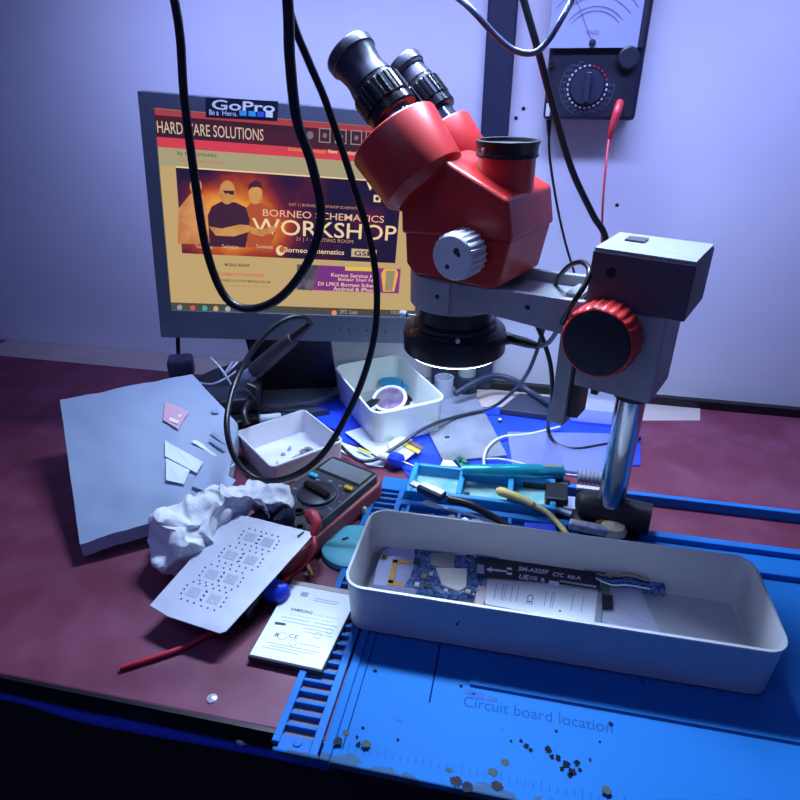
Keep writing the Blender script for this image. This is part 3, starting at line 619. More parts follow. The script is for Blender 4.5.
plate('shield', [(431, 566), (431, 554), (455, 555), (454, 570), (437, 568)], .0018, mat('dull_shield', (.36, .36, .33), .35, metal=.6), pb, h=.0075)
plate('shield', [(436, 569), (467, 570), (466, 588), (459, 592), (442, 586)], .0018, mat('bright_shield', (.86, .80, .66), .4), pb, h=.0075)
for (x, y, w, d, m_) in ((417, 585, .0035, .0035, WHITEP), (431, 574.5, .003, .003, WHITEP), (446, 591, .003, .002, WHITEP), (468, 592, .004, .003, mat('amber_chip', (.75, .52, .28), .4)), (424, 577, .004, .005, mat('brass_block', (.42, .34, .22), .35, metal=.4)), (474, 566, .003, .010, mat('green_socket', (.07, .13, .10), .5)), (460, 549.5, .008, .003, STEEL), (417, 562, .006, .006, mat('dark_chip', (.02, .025, .05), .4)), (428, 587, .006, .004, MATS['dark_chip']), (470, 555, .007, .004, MATS['dark_chip'])):
    c_ = F(x, y, .0076); MB().box(c_+Z*.0009, (w, d, .0018)).build('component', m_, pb)
cmp_ = MB(); rnd = random.Random(3)
for i in range(90):
    x, y = rnd.uniform(410, 484), rnd.uniform(550, 596)
    if 430 < x < 468 and 553 < y < 592: continue
    if x < 416+(596-y)*.02 and y < 560: continue
    c_ = F(x, y, .0076); cmp_.box(c_+Z*.0005, (rnd.uniform(.0006, .0018), rnd.uniform(.0006, .0015), .001))
tag(cmp_.build('tiny_components', mat('mixed_components', (.45, .50, .62), .4, col2=(.02, .03, .08), scale=420), pb), kind='stuff')
fx = thing('ribbon_flex', F(540, 578, .009), 'long black flex strip with white writing lying across the battery in the grey box', 'flex cable')
FXM = mat('black_flex', (.012, .014, .028), .35)
fp = [(474, 559), (484, 556), (540, 561), (598, 572), (601, 590), (560, 584), (478, 577)]
MB().prism([F(x, y, .009) for x, y in fp], Z*.0006).build('strip', FXM, fx)
MB().prism([F(*p, .0100) for p in ((476, 553), (540, 557.5), (606, 572), (606, 575), (540, 560.5), (476, 557))], Z*.001).build('rail', mat('blue_grey_edge', (.08, .11, .30), .4), fx)
MB().prism([F(*p, .0100) for p in ((560, 580.5), (596, 586), (596, 588), (560, 582))], Z*.0004).build('steel_strip', STEEL, fx)  # narrow steel strip laid over the flex
WP = mat('white_print', (.72, .75, .85), .5)
def ft(t_, bl_, br_, tl_, h=.0098): return text_mb(t_, F(*bl_, h), F(*br_, h), F(*tl_, h), mb=None, bold=.03).build('print', WP, fx)
ft('SM-A325F', (518, 570.5), (548, 574.3), (519, 566.3)); ft('CTC', (552.5, 576), (563.5, 577.5), (553, 572)); ft('R0.A', (567.5, 578.5), (581, 580), (568, 574.8))
ft('UE', (518.5, 578.8), (528, 580), (520, 574)); ft('(CE)', (529, 580.3), (537, 581.2), (530, 576)); ft('R', (541, 582), (545, 582.5), (541.5, 578))
aw = MB(); aw.prism([F(*p, .0099) for p in ((486, 569.5), (492, 566.8), (491.5, 568.8), (507, 570.8), (507, 572.3), (491.5, 570.6), (491.5, 572.3))], Z*.0002)
for q_ in (((507, 567.5), (512, 568), (512, 570), (507, 569.5)), ((507, 572.5), (512, 573), (512, 575), (507, 574.5)), ((549, 580.5), (559, 582), (559, 586.5), (549, 585))): aw.prism([F(*p, .0099) for p in q_], Z*.0002)
aw.build('print_marks', WP, fx)
plate('connector', [(477, 565), (484, 566), (484, 574), (477, 573)], .0012, mat('grey_connector', (.35, .38, .55), .5), fx, h=.0098)
bt_ = thing('phone_battery', F(545, 595), 'white labelled phone battery lying partly under the black flex in the long grey box', 'battery')
MB().prism([F(*p) for p in ((474, 606), (483, 570), (603, 588), (600, 630), (540, 618))], Z*.0068).build('cell', mat('battery_silver', (.32, .33, .38), .4, metal=.3), bt_, bevel=.0006)
MB().prism([F(*p, .0069) for p in ((485, 604), (488, 573), (598, 589), (594, 624))], Z*.0002).build('label', LABELW, bt_)
def bt_line(mb, xa, ya, xb, yb, w, h=.0072):
    a, b = F(xa, ya, h), F(xb, yb, h); d = (b-a).normalized(); n_ = d.cross(Z)*w; mb.prism([a-n_, b-n_, b+n_, a+n_], Z*.0001)
pl = MB()
for x in (497, 504, 506.5, 513, 519, 547, 553, 555, 574, 584): bt_line(pl, x, 582+(x-490)*.15, x-3, 598+(x-490)*.15, .0003)
pl.build('label_lines', mat('label_faint_print', (.30, .32, .42), .6), bt_)
text_mb('CE', F(534, 595, .0072), F(532, 605, .0072), F(528, 594, .0072)).build('label_letters', PRINT, bt_)
MB().prism([F(*p, .0070) for p in ((474, 604), (478, 586), (487, 588), (483, 606))], Z*.0012).build('pull_tab', mat('pinkish_tab', (.58, .46, .48), .5), bt_)
MB().lathe([(.0011, 0), (.0008, .0004), (0, .0005)], F(560, 611, .007), seg=8).build('dent', PRINT, bt_)
hp = F(612, 592)
ph = thing('charging_board', hp, 'small phone charging board with clear film at the right of the grey box', 'circuit board')
plate('board', [(600, 572), (660, 582), (664, 596), (602, 590)], .008, pcb, ph)
plate('film', [(601, 597), (610, 588), (640, 594), (660, 640), (600, 632)], .005, mat('silver_film', (.50, .52, .62), .3, metal=.3, bump=1., scale=120), ph)
plate('connector', [(601, 590), (608, 591), (608, 603), (601, 602)], .009, MATS['green_socket'], ph); plate('socket', [(600, 604), (611, 603), (611, 614), (601, 614)], .009, BLACK, ph)
for k in range(4): MB().tube([F(596, 574+k*1.5, .011), F(612, 576+k*3, .015), F(628, 573+k*4, .014), F(650, 580+k*3, .012)], .0006, seg=6).build('wire', [mat('orange_wire', (.6, .25, .05), .4), CABLE, mat('blue_wire', (.03, .12, .55), .4), WHITEP][k], ph)

# ------------------------------------------------------------------ boxes at the back
def tray_from(name, near, right, dlen, h, m_, label, hz_, r=.014, draft=.004, t=.0022, left=1):
    a = V3((near.x, near.y, hz_)); b = V3((right.x, right.y, hz_)); e1 = (b-a).normalized(); e2 = Z.cross(e1); w = (b-a).length
    o = a+e1*w/2+e2*dlen/2
    root = thing(name, o, label, 'box'); tray_mb(o, e1, e2, w, dlen, h, t=t, r=r, draft=draft).build('tray', m_, root)
    return root, o, e1, e2
_n, _r, _l = H(374, 415, .049), H(447, 399, .049), H(334, 360, .049)
wb, wo, we1, we2 = tray_from('storage_box', _n, _r, (_l-_n).length*.885, .048, mat('bright_white_plastic', (.74, .80, .78), .4), 'white plastic box with a shiny disc and blue pad, in front of the monitor', .0018)
def W(u, v, h): return wo+we1*u+we2*v+Z*h
tag(MB().lathe([(.0, 0), (.020, 0), (.026, .0015), (.026, .004), (0, .0045)], H(398, 381, .022)-Z*.006, (0.05, .1, 1), seg=24, sy=.8).build('blue_sponge_pad', mat('cyan_pad', (.02, .38, .72), .6, bump=.5)), 'bright blue round pad lying behind the shiny disc in the white box', 'cleaning pad')
_dc = H(390, 400, .026); dd = thing('reflective_disc', _dc, 'shiny pinkish disc tilted on the black scraps in the white box', 'disc')
dn = V3((-.05, -.35, .93)).normalized()
MB().lathe([(.0, 0), (.020, 0), (.0225, .002), (.0225, .004), (.0195, .0045), (.019, .003), (0, .003)], _dc, dn, seg=36).build('rim', mat('pearl_plastic', (.72, .70, .76), .3), dd)
MB().lathe([(.0182, 0), (.0182, .0006), (0, .0009)], _dc+dn*.0030, dn, seg=36).build('mirror', mat('violet_mirror', (.80, .70, .85), .15, metal=.8, col2=(.50, .30, .65), scale=70), dd)
for k, (u, v, hh, a, l_, w_, lab) in enumerate(((-.014, .000, .024, .5, .050, .011, 'black flat bar leaning across the blue pad in the white box'), (.010, -.042, .008, -.3, .050, .022, 'flat dark scrap under the shiny disc in the white box'), (-.022, -.025, .010, 1.3, .045, .010, 'thin dark strip along the left inner side of the white box'))):
    d_ = we1*math.cos(a)+we2*math.sin(a); e_ = Z.cross(d_)
    tag(MB().box(W(u, v, hh), (l_, w_, .004), (d_, e_, Z)).build('plastic_scrap', BLACK, None, bevel=.001), lab, 'scrap')
tag(MB().tube([W(.022, .010, .010), W(.024, .006, .03), W(.022, .002, .045)], .0006, seg=6).build('bent_wire', CABLE), 'thin bent wire standing up against the inner wall of the white box', 'wire')
for k, (px_, py_, l_, a) in enumerate(((378, 385, .030, .2), (383, 406, .024, 1.2), (400, 404, .026, .6), (408, 398, .016, 2.2))):
    tag(MB().box(H(px_, py_, .0075), (l_, .008, .004), (V3((math.cos(a), math.sin(a), 0)), V3((-math.sin(a), math.cos(a), 0)), Z)).build('plastic_scrap', BLACK, None, bevel=.001), ('black scrap at the far left of the white box floor', 'black scrap left of the shiny disc near the white box front', 'black scrap right of the shiny disc at the white box front', 'short black scrap by the right inner wall of the white box')[k], 'scrap')
for k in range(5):
    c_ = W(.012+.006*k, -.045+.004*(k % 2), .0135); tag(MB().box(c_, (.005, .003, .002)).build('metal_scrap', STEEL), 'tiny metal scrap at the near end inside the white box', 'scrap', 'metal scraps in the white box')
nr = H(271.5, 467, .034); rr = H(343.5, 440, .034)
sb, so, se1, se2 = tray_from('storage_box', nr, rr, .090, .033, mat('white_card_plastic', (.70, .70, .76), .45), 'low white open box with small metal parts, left of the multimeter and maroon bench strip', .0010, r=.006, draft=.002, t=.0016)
def S(u, v, h): return so+se1*u+se2*v+Z*h
for k, (u, v, r_, lab) in enumerate(((.018, -.005, .0085, 'round metal can with a dark top in the low white box'), (.002, -.012, .0065, 'grey metal cap lying flat in the low white box, left of the round can'), (-.024, -.022, .008, 'grey disc near the front left inside the low white box'))):
    tt = thing('metal_part', S(u, v, .0044), lab, 'metal part')
    MB().lathe([(r_, 0), (r_, .004), (r_*.85, .005), (r_*.8, .0045), (0, .0045)], S(u, v, .0044), seg=24).build('can', STEEL, tt); MB().lathe([(r_*.35, .0045), (r_*.3, .0052), (0, .0052)], S(u+.001, v, .0044), seg=14).build('cap', PRINT, tt)
for k in range(9):
    c_ = S(random.uniform(-.03, .03), random.uniform(-.035, .02), .0054); a = random.uniform(0, 3)
    tag(MB().box(c_, (random.uniform(.004, .009), .003, .0016), (V3((math.cos(a), math.sin(a), 0)), V3((-math.sin(a), math.cos(a), 0)), Z)).build('metal_chip', mat('blue_grey_chip', (.30, .38, .58), .4)), 'tiny blue grey chip scattered in the low white box', 'chip', 'small chips in the low white box')

# ------------------------------------------------------------------ digital multimeter
FR = H(382, 473, .030); FL = H(329, 458, .030); FR = V3((FR.x, FR.y, 0)); FL = V3((FL.x, FL.y, 0))
NRp = H(304, 566, 0); dv = (NRp-V3((FR.x, FR.y, 0))); de2 = dv.normalized(); de1 = V3((FR-FL)).normalized(); de1 = (de1-de2*de1.dot(de2)).normalized()
DL, DW = .150, (FR-FL).length*1.02
DO = FR-de1*DW
def D(u, v, h): return DO+de1*DW*u+de2*DL*v+Z*h
dmm = thing('digital_multimeter', D(.5, .5, .0008), 'dark digital multimeter in a maroon rubber holster lying beside the white tissue', 'multimeter')
RH = mat('maroon_rubber_holster', (.26, .035, .05), .5)
c8 = lambda i, h: [D(i+.06, i*.5, h), D(1-i-.06, i*.5, h), D(1-i, .05, h), D(1-i, .95, h), D(1-i-.06, 1-i*.5, h), D(i+.06, 1-i*.5, h), D(i, .95, h), D(i, .05, h)]
MB().prism(c8(-.035, .001), Z*.020).build('holster', RH, dmm, bevel=.003)
MB().prism(c8(.02, .020), Z*.0105).build('case', mat('charcoal_case', (.035, .04, .065), .45), dmm, bevel=.002)
LH = .0306
def dq(name, u0, u1, v0, v1, m_, h=LH, th=.0006, par=None): return MB().prism([D(u0, v0, h), D(u1, v0, h), D(u1, v1, h), D(u0, v1, h)], Z*th).build(name, m_, par or dmm, bevel=.0004)
lcdf = dq('screen_frame', .06, .94, .035, .225, BLACK)
dq('screen', .10, .90, .055, .205, mat('grey_lcd', (.14, .17, .20), .3), h=LH+.0006, par=lcdf)
DC = H(317, 495, LH)
dl = MB().lathe([(.0195, 0), (.0190, .003), (.0165, .0042), (0, .0042)], DC, seg=48).build('range_dial', mat('dial_dark', (.022, .025, .05), .4), dmm)
ga = (de1*.99+de2*.12).normalized(); MB().box(DC+Z*.007, (.033, .0065, .006), (ga, Z.cross(ga), Z)).build('dial_grip', MATS['glossy_black'], dl, bevel=.0015)
MB().tube([DC+Z*.0004+V3((.0208*math.cos(.35*i), .0208*math.sin(.35*i), 0)) for i in range(19)], .0004, seg=5, sub=2).build('dial_ring', mat('dial_line', (.16, .19, .34), .5), dmm)
mk = MB()
for i in range(12):
    a = 2*math.pi*i/12+.3; c_ = DC+V3((.0262*math.cos(a), .0262*math.sin(a), .0001)); text_mb(('V', '20', '200', 'mA', 'A', 'OFF', '2k', '20k', 'hFE', '2M', '10', 'V~')[i], c_-de1*.002+de2*.0012, c_+de1*.002+de2*.0012, c_-de1*.002-de2*.0012, mb=mk)
mk.build('dial_numbers', mat('dial_print', (.55, .58, .72), .5), dmm)
def but(name, px, m_, w=.010, d=.0055):
    c_ = H(px[0], px[1], LH+.001); MB().box(c_+Z*.0012, (w, d, .003), (de1, de2, Z)).build(name, m_, dmm, bevel=.0012)
but('yellow_button', (348.5, 489), mat('yellow_button', (.70, .42, .03), .4)); but('blue_button', (313.5, 476), mat('cyan_button', (.02, .42, .62), .4))
sk = MB()
for p_ in ((290, 519), (300, 528), (312, 520), (299, 512)): sk.lathe([(.0052, 0), (.0052, .0015), (.003, .0015), (.003, 0), (0, 0)], H(*p_, LH), seg=20)
sk.build('socket', BLACK, dmm)
rlp = thing('red_test_lead', H(312, 518, .036), 'red test lead plugged into the digital multimeter, running under the stencil plate', 'test lead')
MB().tube([H(309, 514, .044), H(312.5, 516, .0445), H(316, 524, .042), H(314, 532, .038), H(313, 537, .035)], [.0055, .0062, .0050, .0036, .0024]).build('plug', RP, rlp)
MB().tube([H(313, 535, .036), H(314, 548, .032), H(306, 562, .016), H(294, 574, .006), H(281, 584, .004), H(262, 598, .003), H(238, 618, .003), H(205, 636, .003), H(176, 650, .003), H(120, 668, .003)], .0021).build('cord', RP, rlp)
blp = thing('black_test_lead', H(290, 519, .033), 'short black test plug standing in the digital multimeter left of the red plug', 'test lead')
MB().tube([H(290, 521, .033), H(290, 516, .040), H(290, 508, .046)], [.0045, .005, .0042]).build('plug', mat('dark_navy_plug', (.03, .035, .08), .45), blp)
MB().tube([H(290, 510, .045), H(284, 506, .048), H(268, 520, .030), H(262, 530, .028)], .002).build('cord', CABLE, blp)

# ------------------------------------------------------------------ stencil, tissue, bag, loose battery
SPZ = .020
se_p = [(240, 515), (312, 533), (311, 538), (226, 632), (220, 634), (168, 617), (150, 606), (228, 518)]
st_ = thing('reballing_stencil', H(240, 575, SPZ), 'thin grey metal stencil plate with dotted chip patterns, propped on the bench', 'stencil')
def slope(x, y):
    return H(x, y, SPZ+.019*max(0, min(1, (632-y)/110)))
slope0 = slope; _s0, _s1, _s2 = slope0(240, 515), slope0(312, 533), slope0(221, 634); _sn = (_s1-_s0).cross(_s2-_s0).normalized()
_sn = _sn if _sn.z > 0 else -_sn
def slope(x, y): return HIT(x, y, _s0, _sn)
MB().prism([slope(*p) for p in se_p], Z*.0008).build('plate', mat('matt_tin', (.60, .60, .68), .42, metal=.25, col2=(.54, .55, .64), scale=60), st_)
cen = [(250.5, 538), (267.5, 543), (231, 556), (251, 561), (212, 575), (231, 580), (194, 593), (214, 600)]
pat = MB(); dots = MB()
ex = (slope(268, 543)-slope(250, 538)).normalized(); ey = (slope(231, 556)-slope(251, 538)).normalized(); ey = (slope(212, 575)-slope(250.5, 538)).normalized()
for cx_, cy_ in cen:
    c_ = slope(cx_, cy_)+Z*.00085
    eyp = _sn.cross(ex).normalized(); pat.box(c_, (.0105, .0085, .0003), (ex, eyp, _sn))
    ring_ = [(i*.0060, s_*.0086) for i in (-1, 0, 1) for s_ in (-1, 1)]+[(s_*.0092, i*.0042) for i in (-1, 0, 1) for s_ in (-1, 1)]
    for sx_, sy_ in ring_:
        dots.lathe([(.00085, 0), (.00085, .0002), (0, .0002)], c_+ex*sx_+eyp*sy_, _sn, seg=8)
pat.build('chip_pattern', mat('dotted_mesh', (.36, .37, .46), .5, col2=(.50, .51, .60), scale=900), st_); dots.build('holes', PRINT, st_)
MB().prism([slope(*p)+Z*.001 for p in ((297, 537), (303, 532.5), (304.5, 533.5), (298, 539))], Z*.0002).build('notch', PRINT, st_)
# support under the stencil
tag(MB().box(H(236, 590, .0085), (.055, .05, .0165), (ex, Z.cross(ex), Z)).build('black_component_box', BLACK, None, bevel=.002), 'black block holding up the grey stencil plate, hidden in its shade', 'block')
cap_ = H(272, 590, .010)
cb = thing('glue_bottle', cap_, 'blue capped little bottle sticking out from under the stencil plate', 'bottle')
ca = (H(290, 596, .010)-H(262, 586, .010)).normalized()
MB().lathe([(.0095, -.012), (.0098, .006), (.0085, .0125), (.005, .0155), (0, .016)], cap_, ca, seg=28).build('cap', mat('royal_blue_cap', (.01, .05, .62), .3), cb)
MB().lathe([(.0085, -.045), (.009, -.042), (.009, -.012), (.0098, -.012)], cap_, ca, seg=28).build('bottle_body', WHITEP, cb)

def nv(p): return V3((noise.noise(p), noise.noise(p+V3((31.7, 11.2, 5.1))), noise.noise(p+V3((-17.3, 47.9, 23.4)))))
def crumple(name, path, rad, label, cat, m_, amp=.35, fr=55, seg=44, sub=14):
    mb = MB().tube(path, rad, seg=seg, sub=sub)
    vs = []
    n = len(mb.v)
    c0 = sum(mb.v, V3())/n
    for i, v in enumerate(mb.v):
        d = nv(v*fr)*.012*amp+nv(v*fr*2.6)*.0065*amp+nv(v*fr*6)*.0022*amp
        rr_ = 1-abs(noise.noise(v*fr*1.3+V3((5, 5, 5))))
        q_ = v+d*1.2+V3((0, 0, rr_*.006*amp))
        q_.z = max(q_.z, .0015); vs.append(q_)
    mb.v = vs
    o = mb.build(name, m_, None, sub=1); return tag(o, label, cat)
TS = mat('white_tissue', (.80, .81, .84), .85, bump=.6, scale=160)
tp = [H(158, 560, .014), H(182, 545, .020), H(205, 527, .030), H(228, 511, .036), H(248, 501, .040), H(262, 499, .040), H(270, 508, .038), H(277, 513, .034), H(279, 521, .030)]
crumple('crumpled_tissue', tp, [.018, .034, .028, .018, .014, .017, .015, .014, .008], 'crumpled white tissue lying between the clear bag and the stencil plate', 'tissue', TS, amp=.85, fr=40)
# translucent parts bag
BG = mat('translucent_bag', (.36, .43, .58), .32, alpha=.86, bump=.5, scale=28)
bagp = [(188, 376, .085), (222, 405, .062), (248, 425, .050), (244, 440, .048), (262, 440, .040), (240, 465, .036), (226, 500, .030), (180, 520, .022), (120, 520, .022), (80, 460, .06), (120, 400, .085)]
bag = thing('parts_bag', H(160, 470, 0), 'cloudy translucent plastic bag with a red label at the left behind the tissue', 'bag')
bm2 = MB(); N_ = 26
A0 = H(192, 374, .075); A1 = H(60, 400, .075); B0 = H(248, 462, .040); B1 = H(130, 530, .020)
C0 = H(238, 424, .046)
vs = []
top_ = [A1, A0]; 
for j in range(N_+1):
    t_ = j/N_
    # right edge runs A0 -> C0 -> B0 ; left edge A1 -> B1
    if t_ < .62: re_ = A0.lerp(C0, t_/.62)
    else: re_ = C0.lerp(H(224, 500, .030), (t_-.62)/.38)
    le_ = A1.lerp(H(80, 545, .02), t_)
    for i in range(N_+1):
        s_ = i/N_; p_ = le_.lerp(re_, s_)
        k_ = math.sin(math.pi*t_)*math.sin(math.pi*min(1, s_*1.0))
        p_.z += .010*k_+.0022*noise.noise(p_*38)+.0012*abs(noise.noise(p_*90))
        vs.append(p_)
bot = [V3((p_.x, p_.y, max(p_.z-.014-.01*math.sin(math.pi*((k_ // (N_+1))/N_)), .003))) for k_, p_ in enumerate(vs)]
n_ = N_+1; fs = []
for j in range(N_):
    for i in range(N_):
        a = j*n_+i; fs.append([a, a+n_, a+n_+1, a+1]); o_2 = n_*n_; fs.append([o_2+a, o_2+a+1, o_2+a+n_+1, o_2+a+n_])
for i in range(N_):
    for a, b in ((i, i+1), ((N_)*n_+i+1, (N_)*n_+i), ((i+1)*n_, i*n_), (i*n_+N_, (i+1)*n_+N_)):
        fs.append([a, b, b+n_*n_, a+n_*n_])
bm2.add(vs+bot, fs, True); bm2.build('film', BG, bag)
from mathutils.bvhtree import BVHTree
bvh = BVHTree.FromPolygons(bm2.v, bm2.f)
def bagpt(x, y, h=.0):
    r = ray(x, y).normalized(); hit = bvh.ray_cast(CAM, r)[0]
    if hit is None: hit = CAM + r*((min(vs, key=lambda q_: ((q_-CAM)-r*((q_-CAM).dot(r))).length)-CAM).dot(r))
    return hit-r*(.0040+h)
def bagpatch(name, pts, m_, h=0.): MB().prism([bagpt(x, y, h) for x, y in pts], -ray(200, 440)*.0004).build(name, m_, bag)
bagpatch('red_label', [(165, 402), (178, 406), (188.5, 412), (178, 429), (163, 420)], mat('pale_red_label', (.60, .33, .42), .5))
bagpatch('label_gap', [(172, 410), (182, 414), (180.5, 417), (171, 413)], WHITEP, .0012); bagpatch('label_gap', [(170, 417), (179, 421), (177.5, 424), (169, 420)], WHITEP, .0012)
bagpatch('white_panel', [(165, 440), (175, 446), (203, 462), (197, 473), (165, 456)], mat('frost_white', (.66, .70, .84), .5))
bagpatch('white_panel', [(191, 441), (196, 440), (236, 462), (232, 467)], MATS['frost_white'])
bagpatch('white_panel', [(166, 458), (190, 470), (184, 484), (166, 480)], MATS['frost_white'])
bagpatch('grey_panel', [(204, 464), (236, 480), (222, 498), (192, 486)], mat('bag_grey', (.34, .40, .58), .45))
bagpatch('printed_line', [(210, 433), (214, 432), (236, 449), (234, 452)], mat('grey_blue_print', (.24, .28, .45), .6)); bagpatch('printed_line', [(208, 440), (212, 439), (226, 448), (224, 451)], MATS['grey_blue_print'], .0006)
bagpatch('button_snap', oval(215, 411, 4, 2.2, 12), MATS['grey_blue_print'])
lbp = [(247.5, 656), (293.5, 576.5), (350, 589), (364, 594), (321, 672)]
lb_root = thing('phone_battery', H(305, 622, 0), 'loose phone battery with a bright white label lying on the maroon bench beside the mat', 'battery')
q4 = [H(247, 656, .007), H(291, 579, .007), H(349, 590, .007), H(322, 672, .007)]
q4[2] = q4[1]+(q4[3]-q4[0])*1.06
q4 = [V3((p_.x, p_.y, .0012)) for p_ in q4]
MB().prism(q4, Z*.0055).build('cell', mat('battery_dark_edge', (.03, .03, .05), .45), lb_root, bevel=.0012)
def LQ(u, v, h=.0068): 
    a = q4[0].lerp(q4[3], u); b = q4[1].lerp(q4[2], u); p_ = a.lerp(b, v); return V3((p_.x, p_.y, h))
MB().prism([LQ(.02, .025), LQ(.98, .025), LQ(.98, .93), LQ(.02, .93)], Z*.0002).build('label', mat('bright_label', (.82, .84, .84), .5), lb_root)
MB().prism([LQ(.03, .935), LQ(.97, .935), LQ(.97, .99), LQ(.03, .99)], Z*.0002).build('tape_edge', mat('beige_tape', (.45, .38, .36), .5), lb_root)
def lt(t_, u0, u1, v0, v1, b=.01, m_=None): text_mb(t_, LQ(u0, v0, .0071), LQ(u1, v0, .0071), LQ(u0, v1, .0071), bold=b).build('label_letters', m_ or PRINT, lb_root)
GP = mat('label_grey_print', (.38, .40, .50), .6)
lt('SAMSUNG', .22, .52, .60, .635, .02); lt('Li-ion Battery', .55, .90, .59, .615, .0, GP); lt('Rechargeable 3.85V', .25, .85, .54, .56, .0, GP)
lt('CE', .38, .50, .285, .33, 0); lt('R', .20, .26, .26, .31, .02); 
for k, (u0, u1, v) in enumerate(((.15, .55, .50), (.6, .92, .505), (.2, .9, .46), (.5, .9, .42), (.55, .92, .38), (.55, .85, .24), (.15, .85, .185), (.2, .8, .155), (.12, .62, .125), (.45, .80, .80), (.45, .78, .77))):
    MB().prism([LQ(u0, v, .0070), LQ(u1, v, .0070), LQ(u1, v+.008, .0070), LQ(u0, v+.008, .0070)], Z*.0001).build('label_line', GP, lb_root)
for k, (u, v, r_) in enumerate(((.30, .285, .0035), (.47, .235, .003), (.73, .37, .0028), (.85, .44, .0026))):
    MB().tube([LQ(u, v, .0070)+V3((r_*math.cos(.4*i), r_*math.sin(.4*i), 0)) for i in range(17)], .0003, seg=4, sub=1).build('label_symbol', GP, lb_root)
MB().prism([LQ(.12, .40, .0070), LQ(.27, .41, .0070), LQ(.25, .435, .0070), LQ(.11, .43, .0070)], Z*.0002).build('scuff', PRINT, lb_root)
MB().prism([LQ(.24, .80, .0070), LQ(.34, .80, .0070), LQ(.34, .86, .0070), LQ(.24, .86, .0070)], Z*.0001).build('label_symbol', GP, lb_root)
# turquoise lid
tl_ = thing('turquoise_lid', H(343, 556, 0), 'round turquoise lid lying half under the end of the long grey box', 'lid')
ct = H(345, 558, .0); ct.x += .004; ct.y += .012
MB().lathe([(.0295, .0008), (.0300, .003), (.0290, .006), (.026, .0075), (.012, .0085), (0, .0088)], ct, seg=48).build('disc', mat('turquoise_plastic', (.12, .50, .62), .45, col2=(.09, .45, .58), scale=40), tl_)
MB().box(ct+V3((-.008, .004, .0095)), (.006, .0018, .001), (V3((.8, .6, 0)), V3((-.6, .8, 0)), Z)).build('slot_mark', PRINT, tl_)

# ------------------------------------------------------------------ things on the rear trays and behind
uc = thing('usb_cable', H(420, 492, .02), 'black charging cable with a bright metal plug resting across the blue parts trays', 'cable')
pa, pb_ = H(414, 484, .027), H(443, 497, .027); pd = (pb_-pa).normalized()
pe = Z.cross(pd)
MB().box(pa+pd*.001, (.009, .0085, .003), (pd, pe, Z)).build('metal_plug', STEEL, uc, bevel=.0008)
MB().box((pa+pb_)/2+pd*.004, (.030, .0125, .0085), (pd, pe, Z)).build('plug_body', mat('navy_plug_shell', (.02, .025, .09), .35), uc, bevel=.0025)
MB().box((pa+pb_)/2+pd*.004+Z*.0043+pe*.001, (.027, .0075, .0012), (pd, pe, Z)).build('bright_tape', mat('silver_tape', (.82, .84, .88), .25, metal=.4), uc, bevel=.0004)
MB().tube([pb_+pd*.006, H(470, 505, .026), H(495, 518, .020), H(515, 531, .016), H(545, 548, .012)], [.0042, .0038, .0034, .0034, .0034]).build('cord', CABLE, uc)
sw = thing('cotton_swab', H(460, 510, .014), 'thin cotton swab with a pale stick lying beside the black charging cable', 'swab')
MB().tube([H(423, 502.5, .018), H(428, 503, .018), H(436, 506, .018), H(441, 507.5, .018)], [.0014, .0030, .0026, .0012]).build('cotton_tip', WHITEP, sw)
MB().tube([H(438, 506.5, .018), H(470, 515, .016), H(498, 524, .0145)], .0013, sub=3).build('stick', mat('pale_stick', (.62, .64, .68), .5), sw)
yc = thing('cream_cable', H(503, 492, .022), 'cream coloured cable with a tapered plug crossing the right end of the parts trays', 'cable')
CRM = mat('cream_rubber', (.76, .62, .22), .45)
MB().tube([H(499.5, 491, .021), H(502, 492, .022), H(514, 496, .022), H(528, 502, .021), H(534, 506, .020)], [.0042, .0050, .0046, .0034, .0026]).build('plug', CRM, yc)
MB().tube([H(533, 505, .020), H(545, 511, .018), H(556, 521, .014), H(566, 533, .012), H(580, 552, .010)], .0026).build('cord', CRM, yc)
MB().tube([H(496.5, 490, .021), H(500, 491.2, .021)], .0022).build('metal_tip', STEEL, yc)
MB().tube([H(532, 504.6, .0205), H(534, 505.6, .0200)], .0036).build('collar', mat('olive_band', (.28, .26, .10), .5), yc)
tg = thing('flux_tube', H(530, 476, .02), 'shiny turquoise metal tube lying across the back edge of the parts trays', 'tube')
ta, tb = H(462, 470, .022), H(563, 471, .022); tb = H(563, 472, .020); td = (tb-ta)
MB().tube([ta+td*.0, ta+td*.04], .0052).build('silver_end', CHROME, tg)
MB().lathe([(.0, 0), (.0050, .0003), (.0058, .002), (.0068, td.length*.30), (.0082, td.length*.55), (.0082, td.length-.001), (.0075, td.length), (0, td.length)], ta, td, seg=32).build('barrel', mat('turquoise_anodised', (.02, .42, .56), .22, metal=.5, col2=(.03, .36, .50), scale=60), tg)
MB().prism([tb-td.normalized()*.022+Z*.0083+V3((0, -.003, -.0004)), tb-td.normalized()*.002+Z*.0083+V3((0, -.003, -.0004)), tb-td.normalized()*.002+Z*.0083+V3((0, .003, -.0004)), tb-td.normalized()*.022+Z*.0083+V3((0, .003, -.0004))], Z*.0004).build('worn_patch', mat('worn_brown', (.20, .20, .22), .5), tg)
tag(MB().box(H(545, 484, .0070), (.052, .012, .013)).build('black_handle_block', BLACK, None, bevel=.003), 'black oblong block lying just below the turquoise tube', 'block')
gp = thing('green_circuit_board', H(463, 462, .01), 'small green circuit board scrap standing at the back of the parts trays', 'circuit board')
GB = mat('green_board', (.03, .26, .16), .45, col2=(.05, .38, .24), scale=200)
MB().prism([H(455, 459, .006), H(462, 455, .012), H(470, 466, .016), H(476, 470, .010), H(463, 471, .008)], Z*.0014).build('board', GB, gp); MB().box(H(460, 457, .015), (.006, .004, .003)).build('chip', STEEL, gp); MB().box(H(467, 464, .018), (.005, .004, .002)).build('chip', MATS['dark_chip'], gp)
